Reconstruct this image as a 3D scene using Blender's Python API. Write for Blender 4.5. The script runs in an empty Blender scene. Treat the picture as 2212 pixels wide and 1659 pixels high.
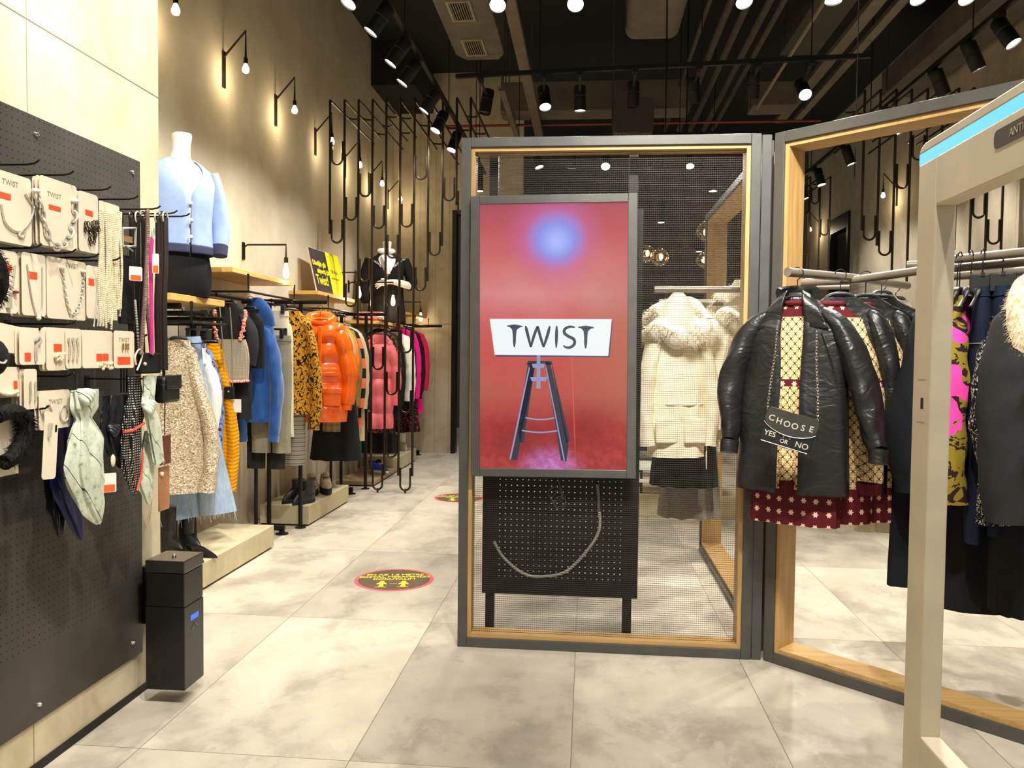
import bpy, math, random
from mathutils import Vector, Matrix, noise
PI = math.pi
C = bpy.context.scene.collection
SC = bpy.context.scene

# ---------------------------------------------------------------- camera
F_PX, YAW, PITCH, ROLL, EYE = 1729.24, -0.0934945, -0.0357419, 0.0110124, Vector((0, 0, 1.43))
_f = Vector((math.sin(YAW) * math.cos(PITCH), math.cos(YAW) * math.cos(PITCH), math.sin(PITCH)))
_r = Vector((math.cos(YAW), -math.sin(YAW), 0))
_u = _r.cross(_f)
_r2 = math.cos(ROLL) * _r + math.sin(ROLL) * _u
_u2 = -math.sin(ROLL) * _r + math.cos(ROLL) * _u
cam_d = bpy.data.cameras.new('camera')
cam_d.sensor_width = 36.0
cam_d.lens = F_PX * 36.0 / 2212.0
cam_d.clip_start = 0.05
cam = bpy.data.objects.new('camera', cam_d)
C.objects.link(cam)
cam.matrix_world = Matrix(((_r2.x, _u2.x, -_f.x, EYE.x), (_r2.y, _u2.y, -_f.y, EYE.y), (_r2.z, _u2.z, -_f.z, EYE.z), (0, 0, 0, 1)))
SC.camera = cam

def at(px, py, x=None, y=None, z=None):
    """the world point on a known wall, floor or depth plane that the photograph shows at a pixel"""
    d = _f * F_PX + _r2 * (px - 1106) - _u2 * (py - 829.5)
    if x is not None: t = (x - EYE.x) / d.x
    elif y is not None: t = (y - EYE.y) / d.y
    else: t = (z - EYE.z) / d.z
    return EYE + d * t

# ---------------------------------------------------------------- view, world, exposure
SC.view_settings.view_transform = 'Standard'
SC.view_settings.look = 'None'
SC.view_settings.gamma = 1.0
SC.view_settings.use_curve_mapping = False
SC.view_settings.exposure = 0.0
SC.cycles.use_denoising = True
SC.cycles.adaptive_threshold = 0.02
SC.cycles.max_bounces = 7
SC.cycles.diffuse_bounces = 4
SC.cycles.glossy_bounces = 3
SC.cycles.transmission_bounces = 5
SC.cycles.transparent_max_bounces = 8
SC.cycles.sample_clamp_indirect = 6.0
SC.cycles.caustics_reflective = False
SC.cycles.caustics_refractive = False
W = bpy.data.worlds.new('mall_light')
SC.world = W
W.use_nodes = True
W.node_tree.nodes['Background'].inputs[0].default_value = (1.0, 0.965, 0.91, 1)
W.node_tree.nodes['Background'].inputs[1].default_value = 0.42

WARM = (1.0, 0.955, 0.89)
POWER = 150.0
def spot(name, p, target, power, size=62, blend=0.7, col=WARM, soft=0.05):
    l = bpy.data.lights.new(name, 'SPOT')
    l.energy = power; l.spot_size = math.radians(size); l.spot_blend = blend; l.color = col; l.shadow_soft_size = soft
    o = bpy.data.objects.new(name, l); C.objects.link(o)
    o.location = p
    o.rotation_euler = (Vector(target) - Vector(p)).to_track_quat('-Z', 'Y').to_euler()
    return o
def glow(name, p, power, col=(1.0, 0.8, 0.5), soft=0.03):
    l = bpy.data.lights.new(name, 'POINT')
    l.energy = power; l.color = col; l.shadow_soft_size = soft
    o = bpy.data.objects.new(name, l); C.objects.link(o); o.location = p
    return o

# ---------------------------------------------------------------- mesh builder
def frame_z(d):
    d = Vector(d).normalized()
    a = Vector((0, 0, 1)) if abs(d.z) < 0.9 else Vector((1, 0, 0))
    x = a.cross(d).normalized()
    return x, d.cross(x), d
def basis(o, x, y, z):
    x, y, z = Vector(x), Vector(y), Vector(z)
    return Matrix(((x.x, y.x, z.x, o[0]), (x.y, y.y, z.y, o[1]), (x.z, y.z, z.z, o[2]), (0, 0, 0, 1)))
ORG = {}
class MB:
    def __init__(s): s.v = []; s.f = []
    def add(s, vs, fs, M=None):
        k = len(s.v)
        s.v += [tuple(M @ Vector(p)) if M else tuple(p) for p in vs]
        s.f += [tuple(k + i for i in q) for q in fs]
        return s
    def box(s, x0, x1, y0, y1, z0, z1, M=None):
        v = [(x, y, z) for z in (z0, z1) for y in (y0, y1) for x in (x0, x1)]
        return s.add(v, [(0, 2, 3, 1), (4, 5, 7, 6), (0, 1, 5, 4), (2, 6, 7, 3), (0, 4, 6, 2), (1, 3, 7, 5)], M)
    def bar(s, a, b, w, h):
        a, b = Vector(a), Vector(b)
        x, y, z = frame_z(b - a)
        return s.box(-w / 2, w / 2, -h / 2, h / 2, 0, (b - a).length, basis(a, x, y, z))
    def tube(s, pts, r, n=8, close=False, cap=True, flat=1.0, M=None):
        P = [Vector(p) for p in pts]
        m = len(P); rings = []; px = None
        for i, p in enumerate(P):
            if close: d = P[(i + 1) % m] - P[i - 1]
            else: d = P[min(i + 1, m - 1)] - P[max(i - 1, 0)]
            d = d.normalized() if d.length > 1e-9 else Vector((0, 0, 1))
            if px is None: x, y, _ = frame_z(d)
            else:
                x = px - d * px.dot(d)
                x = x.normalized() if x.length > 1e-6 else frame_z(d)[0]
                y = d.cross(x)
            px = x
            rr = r[i] if hasattr(r, '__len__') else r
            rings.append([p + x * (rr * math.cos(2 * PI * k / n)) + y * (rr * flat * math.sin(2 * PI * k / n)) for k in range(n)])
        return s.loft(rings, cap, cap, wrap=close, M=M)
    def loft(s, rings, cap0=True, cap1=True, wrap=False, closed=True, M=None):
        n = len(rings[0]); vs = [p for q in rings for p in q]; fs = []
        m = len(rings)
        for i in range(m if wrap else m - 1):
            a, b = i * n, ((i + 1) % m) * n
            for k in range(n if closed else n - 1):
                k2 = (k + 1) % n
                fs.append((a + k, a + k2, b + k2, b + k))
        if not wrap and closed:
            if cap0: fs.append(tuple(range(n - 1, -1, -1)))
            if cap1: fs.append(tuple((m - 1) * n + k for k in range(n)))
        return s.add(vs, fs, M)
    def lathe(s, prof, o, axis=(0, 0, 1), n=20):
        x, y, z = frame_z(axis)
        M = basis(o, x, y, z)
        return s.loft([[Vector((max(r, 1e-4) * math.cos(2 * PI * k / n), max(r, 1e-4) * math.sin(2 * PI * k / n), h)) for k in range(n)] for r, h in prof], M=M)
    def ball(s, c, rx, ry=None, rz=None, n=14):
        ry = ry or rx; rz = rz or rx
        m = max(4, n // 2)
        rings = [[Vector((c[0] + rx * math.sin(PI * max(.02, min(m - .02, i)) / m) * math.cos(2 * PI * k / n), c[1] + ry * math.sin(PI * max(.02, min(m - .02, i)) / m) * math.sin(2 * PI * k / n), c[2] - rz * math.cos(PI * i / m))) for k in range(n)] for i in range(m + 1)]
        return s.loft(rings)
    def prism(s, poly, t0, t1, M=None):
        n = len(poly)
        v = [(x, y, t0) for x, y in poly] + [(x, y, t1) for x, y in poly]
        f = [tuple(range(n - 1, -1, -1)), tuple(range(n, 2 * n))] + [(i, (i + 1) % n, n + (i + 1) % n, n + i) for i in range(n)]
        return s.add(v, f, M)
    def text(s, body, size, M, ext=0.0006, bold=0.0, sx=1.0):
        cu = bpy.data.curves.new('lettering', 'FONT')
        cu.body = body; cu.size = size; cu.align_x = 'CENTER'; cu.align_y = 'CENTER'; cu.extrude = ext; cu.offset = bold; cu.resolution_u = 3
        ob = bpy.data.objects.new('lettering', cu)
        me = bpy.data.meshes.new_from_object(ob)
        s.add([(v.co.x * sx, v.co.y, v.co.z) for v in me.vertices], [tuple(p.vertices) for p in me.polygons], M)
        bpy.data.objects.remove(ob); bpy.data.curves.remove(cu); bpy.data.meshes.remove(me)
        return s
    def make(s, name, mat, parent=None, loc=None, smooth=True, bev=0, sub=0, thick=0, label=None):
        o0 = Vector(loc) if loc is not None else (ORG.get(parent.name, Vector((0, 0, 0))) if parent else Vector((0, 0, 0)))
        me = bpy.data.meshes.new(name)
        me.from_pydata([tuple(Vector(p) - o0) for p in s.v], [], s.f)
        me.validate()
        if smooth:
            me.polygons.foreach_set('use_smooth', [True] * len(me.polygons))
            try: me.set_sharp_from_angle(angle=math.radians(38))
            except Exception: pass
        me.materials.append(mat)
        ob = bpy.data.objects.new(name, me); C.objects.link(ob)
        if parent: ob.parent = parent; ORG[ob.name] = o0
        else: ob.location = o0; ORG[ob.name] = o0
        if thick:
            md = ob.modifiers.new('thick', 'SOLIDIFY'); md.thickness = thick; md.offset = 0
        if bev:
            md = ob.modifiers.new('edge', 'BEVEL'); md.width = bev; md.segments = 2; md.limit_method = 'ANGLE'
        if sub:
            md = ob.modifiers.new('smooth', 'SUBSURF'); md.levels = sub; md.render_levels = sub
        if label: ob['label'] = label
        return ob
def tag(o, label, cat, group=None):
    o['label'] = label; o['category'] = cat
    if group: o['group'] = group
    return o
def thing(name, label, cat, loc=(0, 0, 0), rotz=0, group=None, world=True):
    o = bpy.data.objects.new(name, None); C.objects.link(o)
    o.empty_display_size = 0.1
    o.location = loc; o.rotation_euler = (0, 0, rotz)
    ORG[o.name] = Vector(loc) if world else Vector((0, 0, 0))
    return tag(o, label, cat, group)
def struct(o):
    o['kind'] = 'structure'; return o
def copy_tree(o, loc, label, rotz=None, group=None):
    kids = {}
    for q in bpy.data.objects:
        if q.parent: kids.setdefault(q.parent, []).append(q)
    def rec(a, par):
        c = a.copy(); C.objects.link(c); c.parent = par
        for q in kids.get(a, []): rec(q, c)
        return c
    r = rec(o, None); r.location = loc
    if rotz is not None: r.rotation_euler = (0, 0, rotz)
    r['label'] = label
    if group: r['group'] = group
    return r
def arc(c, r, a0, a1, n, ax=(1, 0, 0), ay=(0, 0, 1)):
    c, ax, ay = Vector(c), Vector(ax), Vector(ay)
    return [c + ax * (r * math.cos(a0 + (a1 - a0) * i / n)) + ay * (r * math.sin(a0 + (a1 - a0) * i / n)) for i in range(n + 1)]
def rrect(w, h, r, n=4):
    p = []
    for cx, cy, a in ((w / 2 - r, h / 2 - r, 0), (-w / 2 + r, h / 2 - r, PI / 2), (-w / 2 + r, -h / 2 + r, PI), (w / 2 - r, -h / 2 + r, 1.5 * PI)):
        p += [(cx + r * math.cos(a + PI / 2 * i / n), cy + r * math.sin(a + PI / 2 * i / n)) for i in range(n + 1)]
    return p
def smooth_path(pts, k=6):
    P = [Vector(p) for p in pts]; out = []
    for i in range(len(P) - 1):
        a, b, c, d = P[max(i - 1, 0)], P[i], P[i + 1], P[min(i + 2, len(P) - 1)]
        for j in range(k):
            t = j / k
            out.append(0.5 * ((2 * b) + (c - a) * t + (2 * a - 5 * b + 4 * c - d) * t * t + (3 * b - a - 3 * c + d) * t ** 3))
    return out + [P[-1]]
def nz(x, y, z, s=0): return noise.noise(Vector((x + s * 7.31, y + s * 3.17, z - s * 5.73)))

# ---------------------------------------------------------------- materials
def lin(c):
    return tuple((x / 255 / 12.92 if x <= 10.3 else ((x / 255 + .055) / 1.055) ** 2.4) for x in c[:3]) + (1,)
class NM:
    def __init__(s, name, rough=.6, metal=0.0, col=None, spec=None):
        s.m = bpy.data.materials.new(name); s.m.use_nodes = True
        s.nt = s.m.node_tree; s.b = s.nt.nodes['Principled BSDF']
        s.b.inputs['Roughness'].default_value = rough; s.b.inputs['Metallic'].default_value = metal
        if spec is not None: s.b.inputs['Specular IOR Level'].default_value = spec
        if col: s.b.inputs['Base Color'].default_value = lin(col)
    def n(s, t, ins=None, **props):
        q = s.nt.nodes.new('ShaderNode' + t)
        for k, v in props.items(): setattr(q, k, v)
        for k, v in (ins or {}).items(): s.i(q.inputs[k], v)
        return q
    def i(s, sock, v):
        if isinstance(v, bpy.types.NodeSocket): s.nt.links.new(v, sock)
        elif isinstance(v, tuple) and len(v) == 3 and sock.type == 'RGBA': sock.default_value = v + (1,)
        else: sock.default_value = v
    def oc(s): return s.n('TexCoord').outputs['Object']
    def xyz(s, v=None):
        q = s.n('SeparateXYZ', {0: v or s.oc()}); return q.outputs[0], q.outputs[1], q.outputs[2]
    def vec(s, x, y, z): return s.n('CombineXYZ', {0: x, 1: y, 2: z}).outputs[0]
    def math(s, op, a, b=0.0, c=0.0): return s.n('Math', {0: a, 1: b, 2: c}, operation=op).outputs[0]
    def vadd(s, a, b): return s.n('VectorMath', {0: a, 1: b}, operation='ADD').outputs[0]
    def vmul(s, a, b): return s.n('VectorMath', {0: a, 1: b}, operation='MULTIPLY').outputs[0]
    def noise(s, v, scale, detail=3.0, rough=.55, out='Fac', dist=0.0):
        return s.n('TexNoise', {'Vector': v, 'Scale': scale, 'Detail': detail, 'Roughness': rough, 'Distortion': dist}).outputs[out]
    def voro(s, v, scale, out='Distance', feat='F1'):
        return s.n('TexVoronoi', {'Vector': v, 'Scale': scale}, feature=feat).outputs[out]
    def ramp(s, fac, stops, interp='LINEAR'):
        q = s.n('ValToRGB', {0: fac}); e = q.color_ramp; e.interpolation = interp
        e.elements[0].position = stops[0][0]; e.elements[1].position = 1.0
        for p, c in stops[1:-1]: e.elements.new(p)
        e.elements[len(stops) - 1].position = stops[-1][0]
        for k, (p, c) in enumerate(stops): e.elements[k].color = lin(c)
        return q.outputs[0]
    def mix(s, fac, a, b, mode='MIX'):
        q = s.n('Mix', data_type='RGBA', blend_type=mode)
        for k, v in ((0, fac), (6, a), (7, b)):
            s.i(q.inputs[k], lin(v) if isinstance(v, tuple) and len(v) == 3 else v)
        return q.outputs[2]
    def color(s, c): s.i(s.b.inputs['Base Color'], c); return s
    def rough(s, c): s.i(s.b.inputs['Roughness'], c); return s
    def bump(s, h, strength=.3, dist=.002):
        q = s.n('Bump', {'Height': h, 'Strength': strength, 'Distance': dist})
        s.nt.links.new(q.outputs[0], s.b.inputs['Normal']); return s
    def emit(s, c, k):
        s.i(s.b.inputs['Emission Color'], lin(c) if isinstance(c, tuple) else c); s.b.inputs['Emission Strength'].default_value = k; return s
def dk(c, k): return tuple(max(0, min(255, int(x * k))) for x in c)
_MC = {}
def paint(name, col, rough=.5, metal=0.0, var=.08, scale=9.0, bmp=0.0):
    if name in _MC: return _MC[name]
    q = NM(name, rough, metal); v = q.oc(); n = q.noise(v, scale, 4)
    q.color(q.ramp(n, [(.3, dk(col, 1 - var)), (.7, dk(col, 1 + var))]))
    if bmp: q.bump(q.noise(v, scale * 12, 3), bmp, .001)
    _MC[name] = q.m; return q.m
def fabric(name, col, rough=.85, var=.12, scale=14.0, weave=420.0, bmp=.25, sheen=0.0, spec=.25):
    if name in _MC: return _MC[name]
    q = NM(name, rough, spec=spec); v = q.oc()
    n = q.noise(v, scale, 4)
    w = q.noise(q.vmul(v, (1, 1, .35)), weave, 2)
    q.color(q.ramp(q.math('MULTIPLY_ADD', w, .5, q.math('MULTIPLY', n, .5)), [(.3, dk(col, 1 - var)), (.7, dk(col, 1 + var))]))
    q.bump(w, bmp, .0012)
    if sheen: q.b.inputs['Sheen Weight'].default_value = sheen
    _MC[name] = q.m; return q.m
def shiny(name, col, rough=.3, bmp=.12, scale=26.0, coat=.0):
    if name in _MC: return _MC[name]
    q = NM(name, rough); v = q.oc(); n = q.noise(v, scale, 4)
    q.color(q.ramp(n, [(.3, dk(col, .93)), (.7, dk(col, 1.06))])); q.bump(n, bmp, .01)
    q.b.inputs['Coat Weight'].default_value = coat; q.b.inputs['Coat Roughness'].default_value = .15
    _MC[name] = q.m; return q.m
def emission(name, col, k):
    if name in _MC: return _MC[name]
    q = NM(name, .4, col=(20, 20, 20)); v = q.oc()
    q.emit(q.ramp(q.noise(v, 3, 1), [(.2, dk(col, .97)), (.8, col)]), k)
    _MC[name] = q.m; return q.m
# ================================================================ setting materials
def mat_floor():
    q = NM('floor_tile', .42, spec=.4); x, y, z = q.xyz()
    u = q.math('DIVIDE', q.math('ADD', x, 1.587 + 7.746), .7746)
    v = q.math('DIVIDE', q.math('ADD', y, -2.699 + 14.68), 1.468)
    iu, iv = q.math('FLOOR', u), q.math('FLOOR', v)
    fu, fv = q.math('FRACT', u), q.math('FRACT', v)
    wn = q.n('TexWhiteNoise', {'Vector': q.vec(iu, iv, 0.0)})
    off = q.vmul(wn.outputs['Color'], (37.0, 37.0, 37.0))
    p = q.vadd(q.vec(x, y, 0.0), off)
    n1 = q.noise(q.vmul(p, (1.2, .9, 1)), 2.1, 9, .66, dist=.15)
    n2 = q.noise(q.vmul(p, (1, .6, 1)), 5.5, 8, .68, dist=.35)
    base = q.ramp(n1, [(.33, (164, 156, 139)), (.46, (190, 181, 161)), (.5, (202, 193, 172)), (.64, (214, 204, 182))])
    lime = q.ramp(n2, [(.57, (0, 0, 0)), (.60, (255, 255, 255))])
    c = q.mix(q.math('MULTIPLY', lime, .28), base, (228, 219, 198))
    stain = q.ramp(q.noise(p, 9.0, 5, .7), [(.3, (255, 255, 255)), (.37, (0, 0, 0))])
    c = q.mix(q.math('MULTIPLY', stain, .3), c, (146, 134, 106))
    c = q.mix(1.0, c, q.ramp(wn.outputs['Value'], [(0, (226, 226, 228)), (1, (255, 255, 255))]), 'MULTIPLY')
    gx = q.math('MINIMUM', fu, q.math('SUBTRACT', 1.0, fu)); gy = q.math('MINIMUM', fv, q.math('SUBTRACT', 1.0, fv))
    g = q.math('MAXIMUM', q.math('LESS_THAN', gx, .0022), q.math('LESS_THAN', gy, .0012))
    q.color(q.mix(g, c, (128, 118, 98)))
    q.rough(q.math('MULTIPLY_ADD', n2, .3, .26)); q.bump(n2, .06, .004)
    return q.m
def mat_concrete(name, col, dark, jz=(), jy=(), scale=1.1, rough=.8, axis=1):
    q = NM(name, rough, spec=.3); v = q.oc(); c3 = q.xyz(v)
    n = q.noise(q.vmul(v, (1, 1, .55)), scale, 7, .6, dist=.4); n2 = q.noise(v, scale * 5, 6, .62, dist=.5)
    f = q.math('MULTIPLY_ADD', n2, .35, q.math('MULTIPLY', n, .65))
    c = q.ramp(f, [(.36, dark), (.6, col)])
    for z in jz: c = q.mix(q.math('LESS_THAN', q.math('ABSOLUTE', q.math('SUBTRACT', c3[2], z)), .003), c, dk(dark, .62))
    for y in jy: c = q.mix(q.math('LESS_THAN', q.math('ABSOLUTE', q.math('SUBTRACT', c3[axis], y)), .002), c, dk(dark, .72))
    q.color(c); q.bump(n2, .15, .004); return q.m
def mat_wood(name, a, b, axis=2, rough=.45, scale=1.0):
    q = NM(name, rough, spec=.4); v = q.oc()
    sc = [14.0 * scale] * 3; sc[axis] = .9 * scale
    n = q.noise(q.vmul(v, tuple(sc)), 3.0, 6, .6, dist=.8)
    k = q.noise(q.vmul(v, tuple(x * .25 for x in sc)), 3.0, 2)
    q.color(q.ramp(q.math('MULTIPLY_ADD', n, .7, q.math('MULTIPLY', k, .3)), [(.32, a), (.66, b)]))
    q.bump(n, .08, .002); return q.m
M_WALL = mat_concrete('plaster', (206, 195, 170), (178, 168, 143), scale=.7)
M_WALLB = mat_concrete('concrete_panel', (196, 184, 158), (160, 149, 124), jz=(1.87,), jy=(-2.43, -2.0, -2.2), scale=1.3, axis=0)
M_PILLAR = mat_concrete('cast_concrete', (216, 203, 172), (186, 171, 136), jz=(2.514,), jy=(2.5,), scale=1.6)
M_RWALL = mat_concrete('concrete_panel_right', (190, 178, 154), (158, 147, 124), jz=(2.5, 4.99), jy=(6.8, 8.1, 9.4, 10.7, 12.0), scale=1.1)
M_BLACKC = paint('black_ceiling_paint', (15, 16, 17), .85, var=.3)
M_METAL = paint('grey_powder_coat', (82, 81, 77), .38, .35, var=.05)
M_BLACK = paint('black_steel', (26, 25, 24), .45, .5, var=.12)
M_BRONZE = paint('dark_bronze_tube', (62, 53, 42), .36, .75, var=.1)
M_OAK = mat_wood('pale_oak', (160, 124, 72), (196, 158, 100))
M_OAKX = mat_wood('pale_oak_across', (160, 124, 72), (196, 158, 100), axis=0)
M_SHELF = mat_wood('honey_oak_shelf', (208, 158, 84), (236, 192, 112), axis=1)
M_CHROME = paint('polished_chrome', (225, 222, 214), .18, 1.0, var=.04)
M_WHITE = paint('white_plastic', (236, 231, 216), .4, var=.03)
M_CREAM = paint('gate_plastic', (200, 189, 162), .42, var=.03)

# ================================================================ room shell
CEIL = 5.45
floor = struct(MB().box(-2.82, 4.05, -3.0, 15.5, -.06, 0).make('floor', mat_floor(), loc=(0, 0, 0), smooth=False))
struct(MB().box(-2.98, -2.82, 3.31, 11.45, 0, CEIL).make('wall_left', M_WALL, loc=(0, 0, 0), smooth=False))
struct(MB().box(-2.98, -1.845, -.6, 3.31, 0, CEIL).make('wall_left_pier', M_PILLAR, loc=(0, 0, 0), smooth=False))
struct(MB().box(-1.844, -1.836, -.6, 3.30, 0.0, .03).make('shaded_gap_left', M_BLACK, loc=(0, 0, 0), smooth=False))  # black strip stands in for the shaded gap at the pier foot
b = MB().box(-2.98, -1.955, 11.45, 11.6, 0, CEIL)
b.box(-1.955, -.95, 11.45, 11.6, 3.5, CEIL)
struct(b.make('wall_back_left', M_WALLB, loc=(0, 0, 0), smooth=False))
struct(MB().box(-2.98, 4.2, 15.5, 15.66, 0, CEIL).make('wall_back', paint('charcoal_back_wall', (74, 69, 60), .8), loc=(0, 0, 0), smooth=False))
b = MB().box(4.05, 4.2, 1.5, 12.98, 0, CEIL).box(4.05, 4.2, 13.96, 15.5, 0, CEIL).box(4.05, 4.2, 12.98, 13.96, 3.74, CEIL)
struct(b.make('wall_right', M_RWALL, loc=(0, 0, 0), smooth=False))
struct(MB().box(-2.98, 4.2, -.6, 15.66, CEIL, CEIL + .12).make('ceiling', M_BLACKC, loc=(0, 0, 0), smooth=False))
M_GLASS = NM('smoked_glass', .06, spec=.6, col=(18, 19, 20)).m
def door_frame(name, bmk, leaf):
    d = bmk.make(name, M_BLACK, loc=(0, 0, 0), smooth=False); struct(d)
    return d
d1 = door_frame('door_1', MB().box(-1.955, -1.895, 11.42, 11.6, 0, 3.5).box(-1.01, -.95, 11.42, 11.6, 0, 3.5).box(-1.895, -1.01, 11.42, 11.6, 3.44, 3.5), 0)
d2 = door_frame('door_2', MB().box(4.01, 4.18, 12.98, 13.06, 0, 3.74).box(4.01, 4.18, 13.88, 13.96, 0, 3.74).box(4.01, 4.18, 13.06, 13.88, 3.5, 3.74), 0)
MB().box(4.07, 4.085, 13.06, 13.88, 0, 3.5).make('leaf', M_GLASS, d2, smooth=False)
MB().tube([(4.0, 13.16, .95), (4.0, 13.16, 1.5)], .014).make('handle', M_CHROME, d2)
struct(MB().box(-2.82, -2.25, 10.2, 11.44, 4.88, CEIL).make('trim_1', M_BLACKC, loc=(0, 0, 0), smooth=False))

# ================================================================ wood lined portal frames and the mesh screen
def portal(name, label, p0, u, n, L, H, mw, mdepth, lin_d, lw=.022, mesh=None):
    """metal face frame on the front edge with an oak lining running back along n"""
    u, n = Vector(u).normalized(), Vector(n).normalized()
    M = basis(p0, u, n, (0, 0, 1))
    t = thing(name, label, 'frame', p0)
    for a in (0, L - mw): MB().box(a, a + mw, 0, mdepth, 0, H, M).make('metal_stile', M_METAL, t, smooth=False, bev=.003)
    MB().box(mw, L - mw, 0, mdepth, H - mw, H, M).make('metal_head', M_METAL, t, smooth=False, bev=.003)
    MB().box(mw, L - mw, 0, mdepth, 0, mw, M).make('metal_sill', M_METAL, t, smooth=False, bev=.003)
    y0, y1 = .012, .012 + lin_d
    for a in (mw, L - mw - lw): MB().box(a, a + lw, y0, y1, mw, H - mw, M).make('oak_jamb', M_OAK, t, smooth=False)
    MB().box(mw + lw, L - mw - lw, y0, y1, H - mw - lw, H - mw, M).make('oak_head', M_OAKX, t, smooth=False)
    MB().box(mw + lw, L - mw - lw, y0, y1, mw, mw + lw, M).make('oak_sill', M_OAKX, t, smooth=False)
    return t, M
tc, Mc = portal('mesh_portal', 'grey metal frame with oak lining and wire mesh around the big red screen', (-.615, 3.835, 0), (1, 0, 0), (0, 1, 0), 1.405, 2.47, .046, .03, .1, .018)
mesh = MB()
x0, x1, z0, z1 = -.55, .725, .065, 2.405
nx, nzz = 132, 226
for i in range(nx + 1):
    x = x0 + (x1 - x0) * i / nx; mesh.box(x - .00034, x + .00034, 3.888, 3.8889, z0, z1)
for i in range(nzz + 1):
    z = z0 + (z1 - z0) * i / nzz; mesh.box(x0, x1, 3.8868, 3.8885, z - .00068, z + .00068)
mesh.make('wire_mesh', paint('mesh_wire', (66, 60, 50), .55, .2), tc, smooth=False, label='fine woven wire mesh filling the frame')
post = MB().box(.7935, .8385, 3.838, 3.93, 0, 2.465).make('corner_post', M_METAL, loc=(.816, 3.88, 0), smooth=False, bev=.003)
tag(post, 'slim grey metal corner post between the mesh frame and the open angled frame', 'post')
RD, RN = Vector((.7317, -.6817, 0)), Vector((.6817, .7317, 0))
portal('angled_frame', 'large open grey and oak portal frame set at an angle beside the security gate', (.848, 3.838, 0), RD, RN, 1.9, 2.47, .05, .035, .14, .02)
portal('rear_frame', 'oak lined portal frame running back into the shop behind the wire mesh', (.845, 6.02, 0), (0, -1, 0), (1, 0, 0), 2.06, 2.47, .045, .03, .14, .02)

# ================================================================ pegboard stand behind the mesh
def mat_peg(name, col, pitch, ax, r=.0028, hole=(10, 10, 10), lo=None, rough=.5, off=(0, 0)):
    q = NM(name, rough, spec=.35); c3 = q.xyz(); n = q.noise(q.oc(), 6, 4)
    a = q.math('SUBTRACT', q.math('FRACT', q.math('DIVIDE', q.math('ADD', c3[ax], 20 * pitch + off[0]), pitch)), .5)
    b2 = q.math('SUBTRACT', q.math('FRACT', q.math('DIVIDE', q.math('ADD', c3[2], 20 * pitch + off[1]), pitch)), .5)
    d = q.math('SQRT', q.math('ADD', q.math('MULTIPLY', a, a), q.math('MULTIPLY', b2, b2)))
    h = q.math('LESS_THAN', d, r / pitch)
    if lo:
        for axx, l0, l1 in lo:
            h = q.math('MULTIPLY', h, q.math('MULTIPLY', q.math('GREATER_THAN', c3[axx], l0), q.math('LESS_THAN', c3[axx], l1)))
    q.color(q.mix(h, q.ramp(n, [(.3, dk(col, .9)), (.7, dk(col, 1.1))]), hole))
    q.rough(q.math('MULTIPLY_ADD', h, .4, rough)); return q.m
t = thing('pegboard_stand', 'black perforated panel on two posts standing behind the wire mesh', 'display stand', (-.13, 4.0, 0))
for x in (-.475, .213): MB().box(x - .022, x + .022, 3.98, 4.02, 0, 2.44).make('post', M_BLACK, t, smooth=False)
pan = MB(); px0, px1, pz0, pz1 = -.512, .262, .235, 2.15
hx = [-.425 + .0286 * i for i in range(23)]; hz = [.325 + .0286 * i for i in range(19)]
e = .0026
# real punched holes: strips between the hole columns, then the bridges between holes
pan.box(px0, hx[0] - e, 3.955, 3.96, pz0, pz1).box(hx[-1] + e, px1, 3.955, 3.96, pz0, pz1)
pan.box(hx[0] - e, hx[-1] + e, 3.955, 3.96, pz0, hz[0] - e).box(hx[0] - e, hx[-1] + e, 3.955, 3.96, hz[-1] + e, pz1)
for i in range(len(hx) - 1): pan.box(hx[i] + e, hx[i + 1] - e, 3.955, 3.96, hz[0] - e, hz[-1] + e)
for x in hx:
    for k in range(len(hz) - 1): pan.box(x - e, x + e, 3.955, 3.96, hz[k] + e, hz[k + 1] - e)
pan.make('perforated_panel', M_BLACK, t, smooth=False)
cb = MB().tube(smooth_path([(.058, 3.943, .80), (.066, 3.94, .70), (.062, 3.94, .55), (-.075, 3.938, .375), (-.2, 3.938, .335), (-.30, 3.94, .345), (-.40, 3.94, .42), (-.452, 3.945, .5)]), .0075, 8).make('power_cable', paint('grey_cable_sleeve', (150, 147, 138), .5), t, label='pale grey sleeved cable looped over the panel')
cl = MB()
for k in range(4): cl.tube(arc((-.137 + .012 * math.cos(k), 3.945, .705 + .014 * k), .03 + .004 * (k % 2), 0, 2 * PI, 18), .0016, 5)
cl.tube(smooth_path([(-.137, 3.945, .83), (-.125, 3.945, .78), (-.11, 3.945, .75), (-.13, 3.945, .735)]), .0016, 5)
cl.make('coiled_wire', paint('grey_wire', (140, 138, 130), .5), t)

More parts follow.
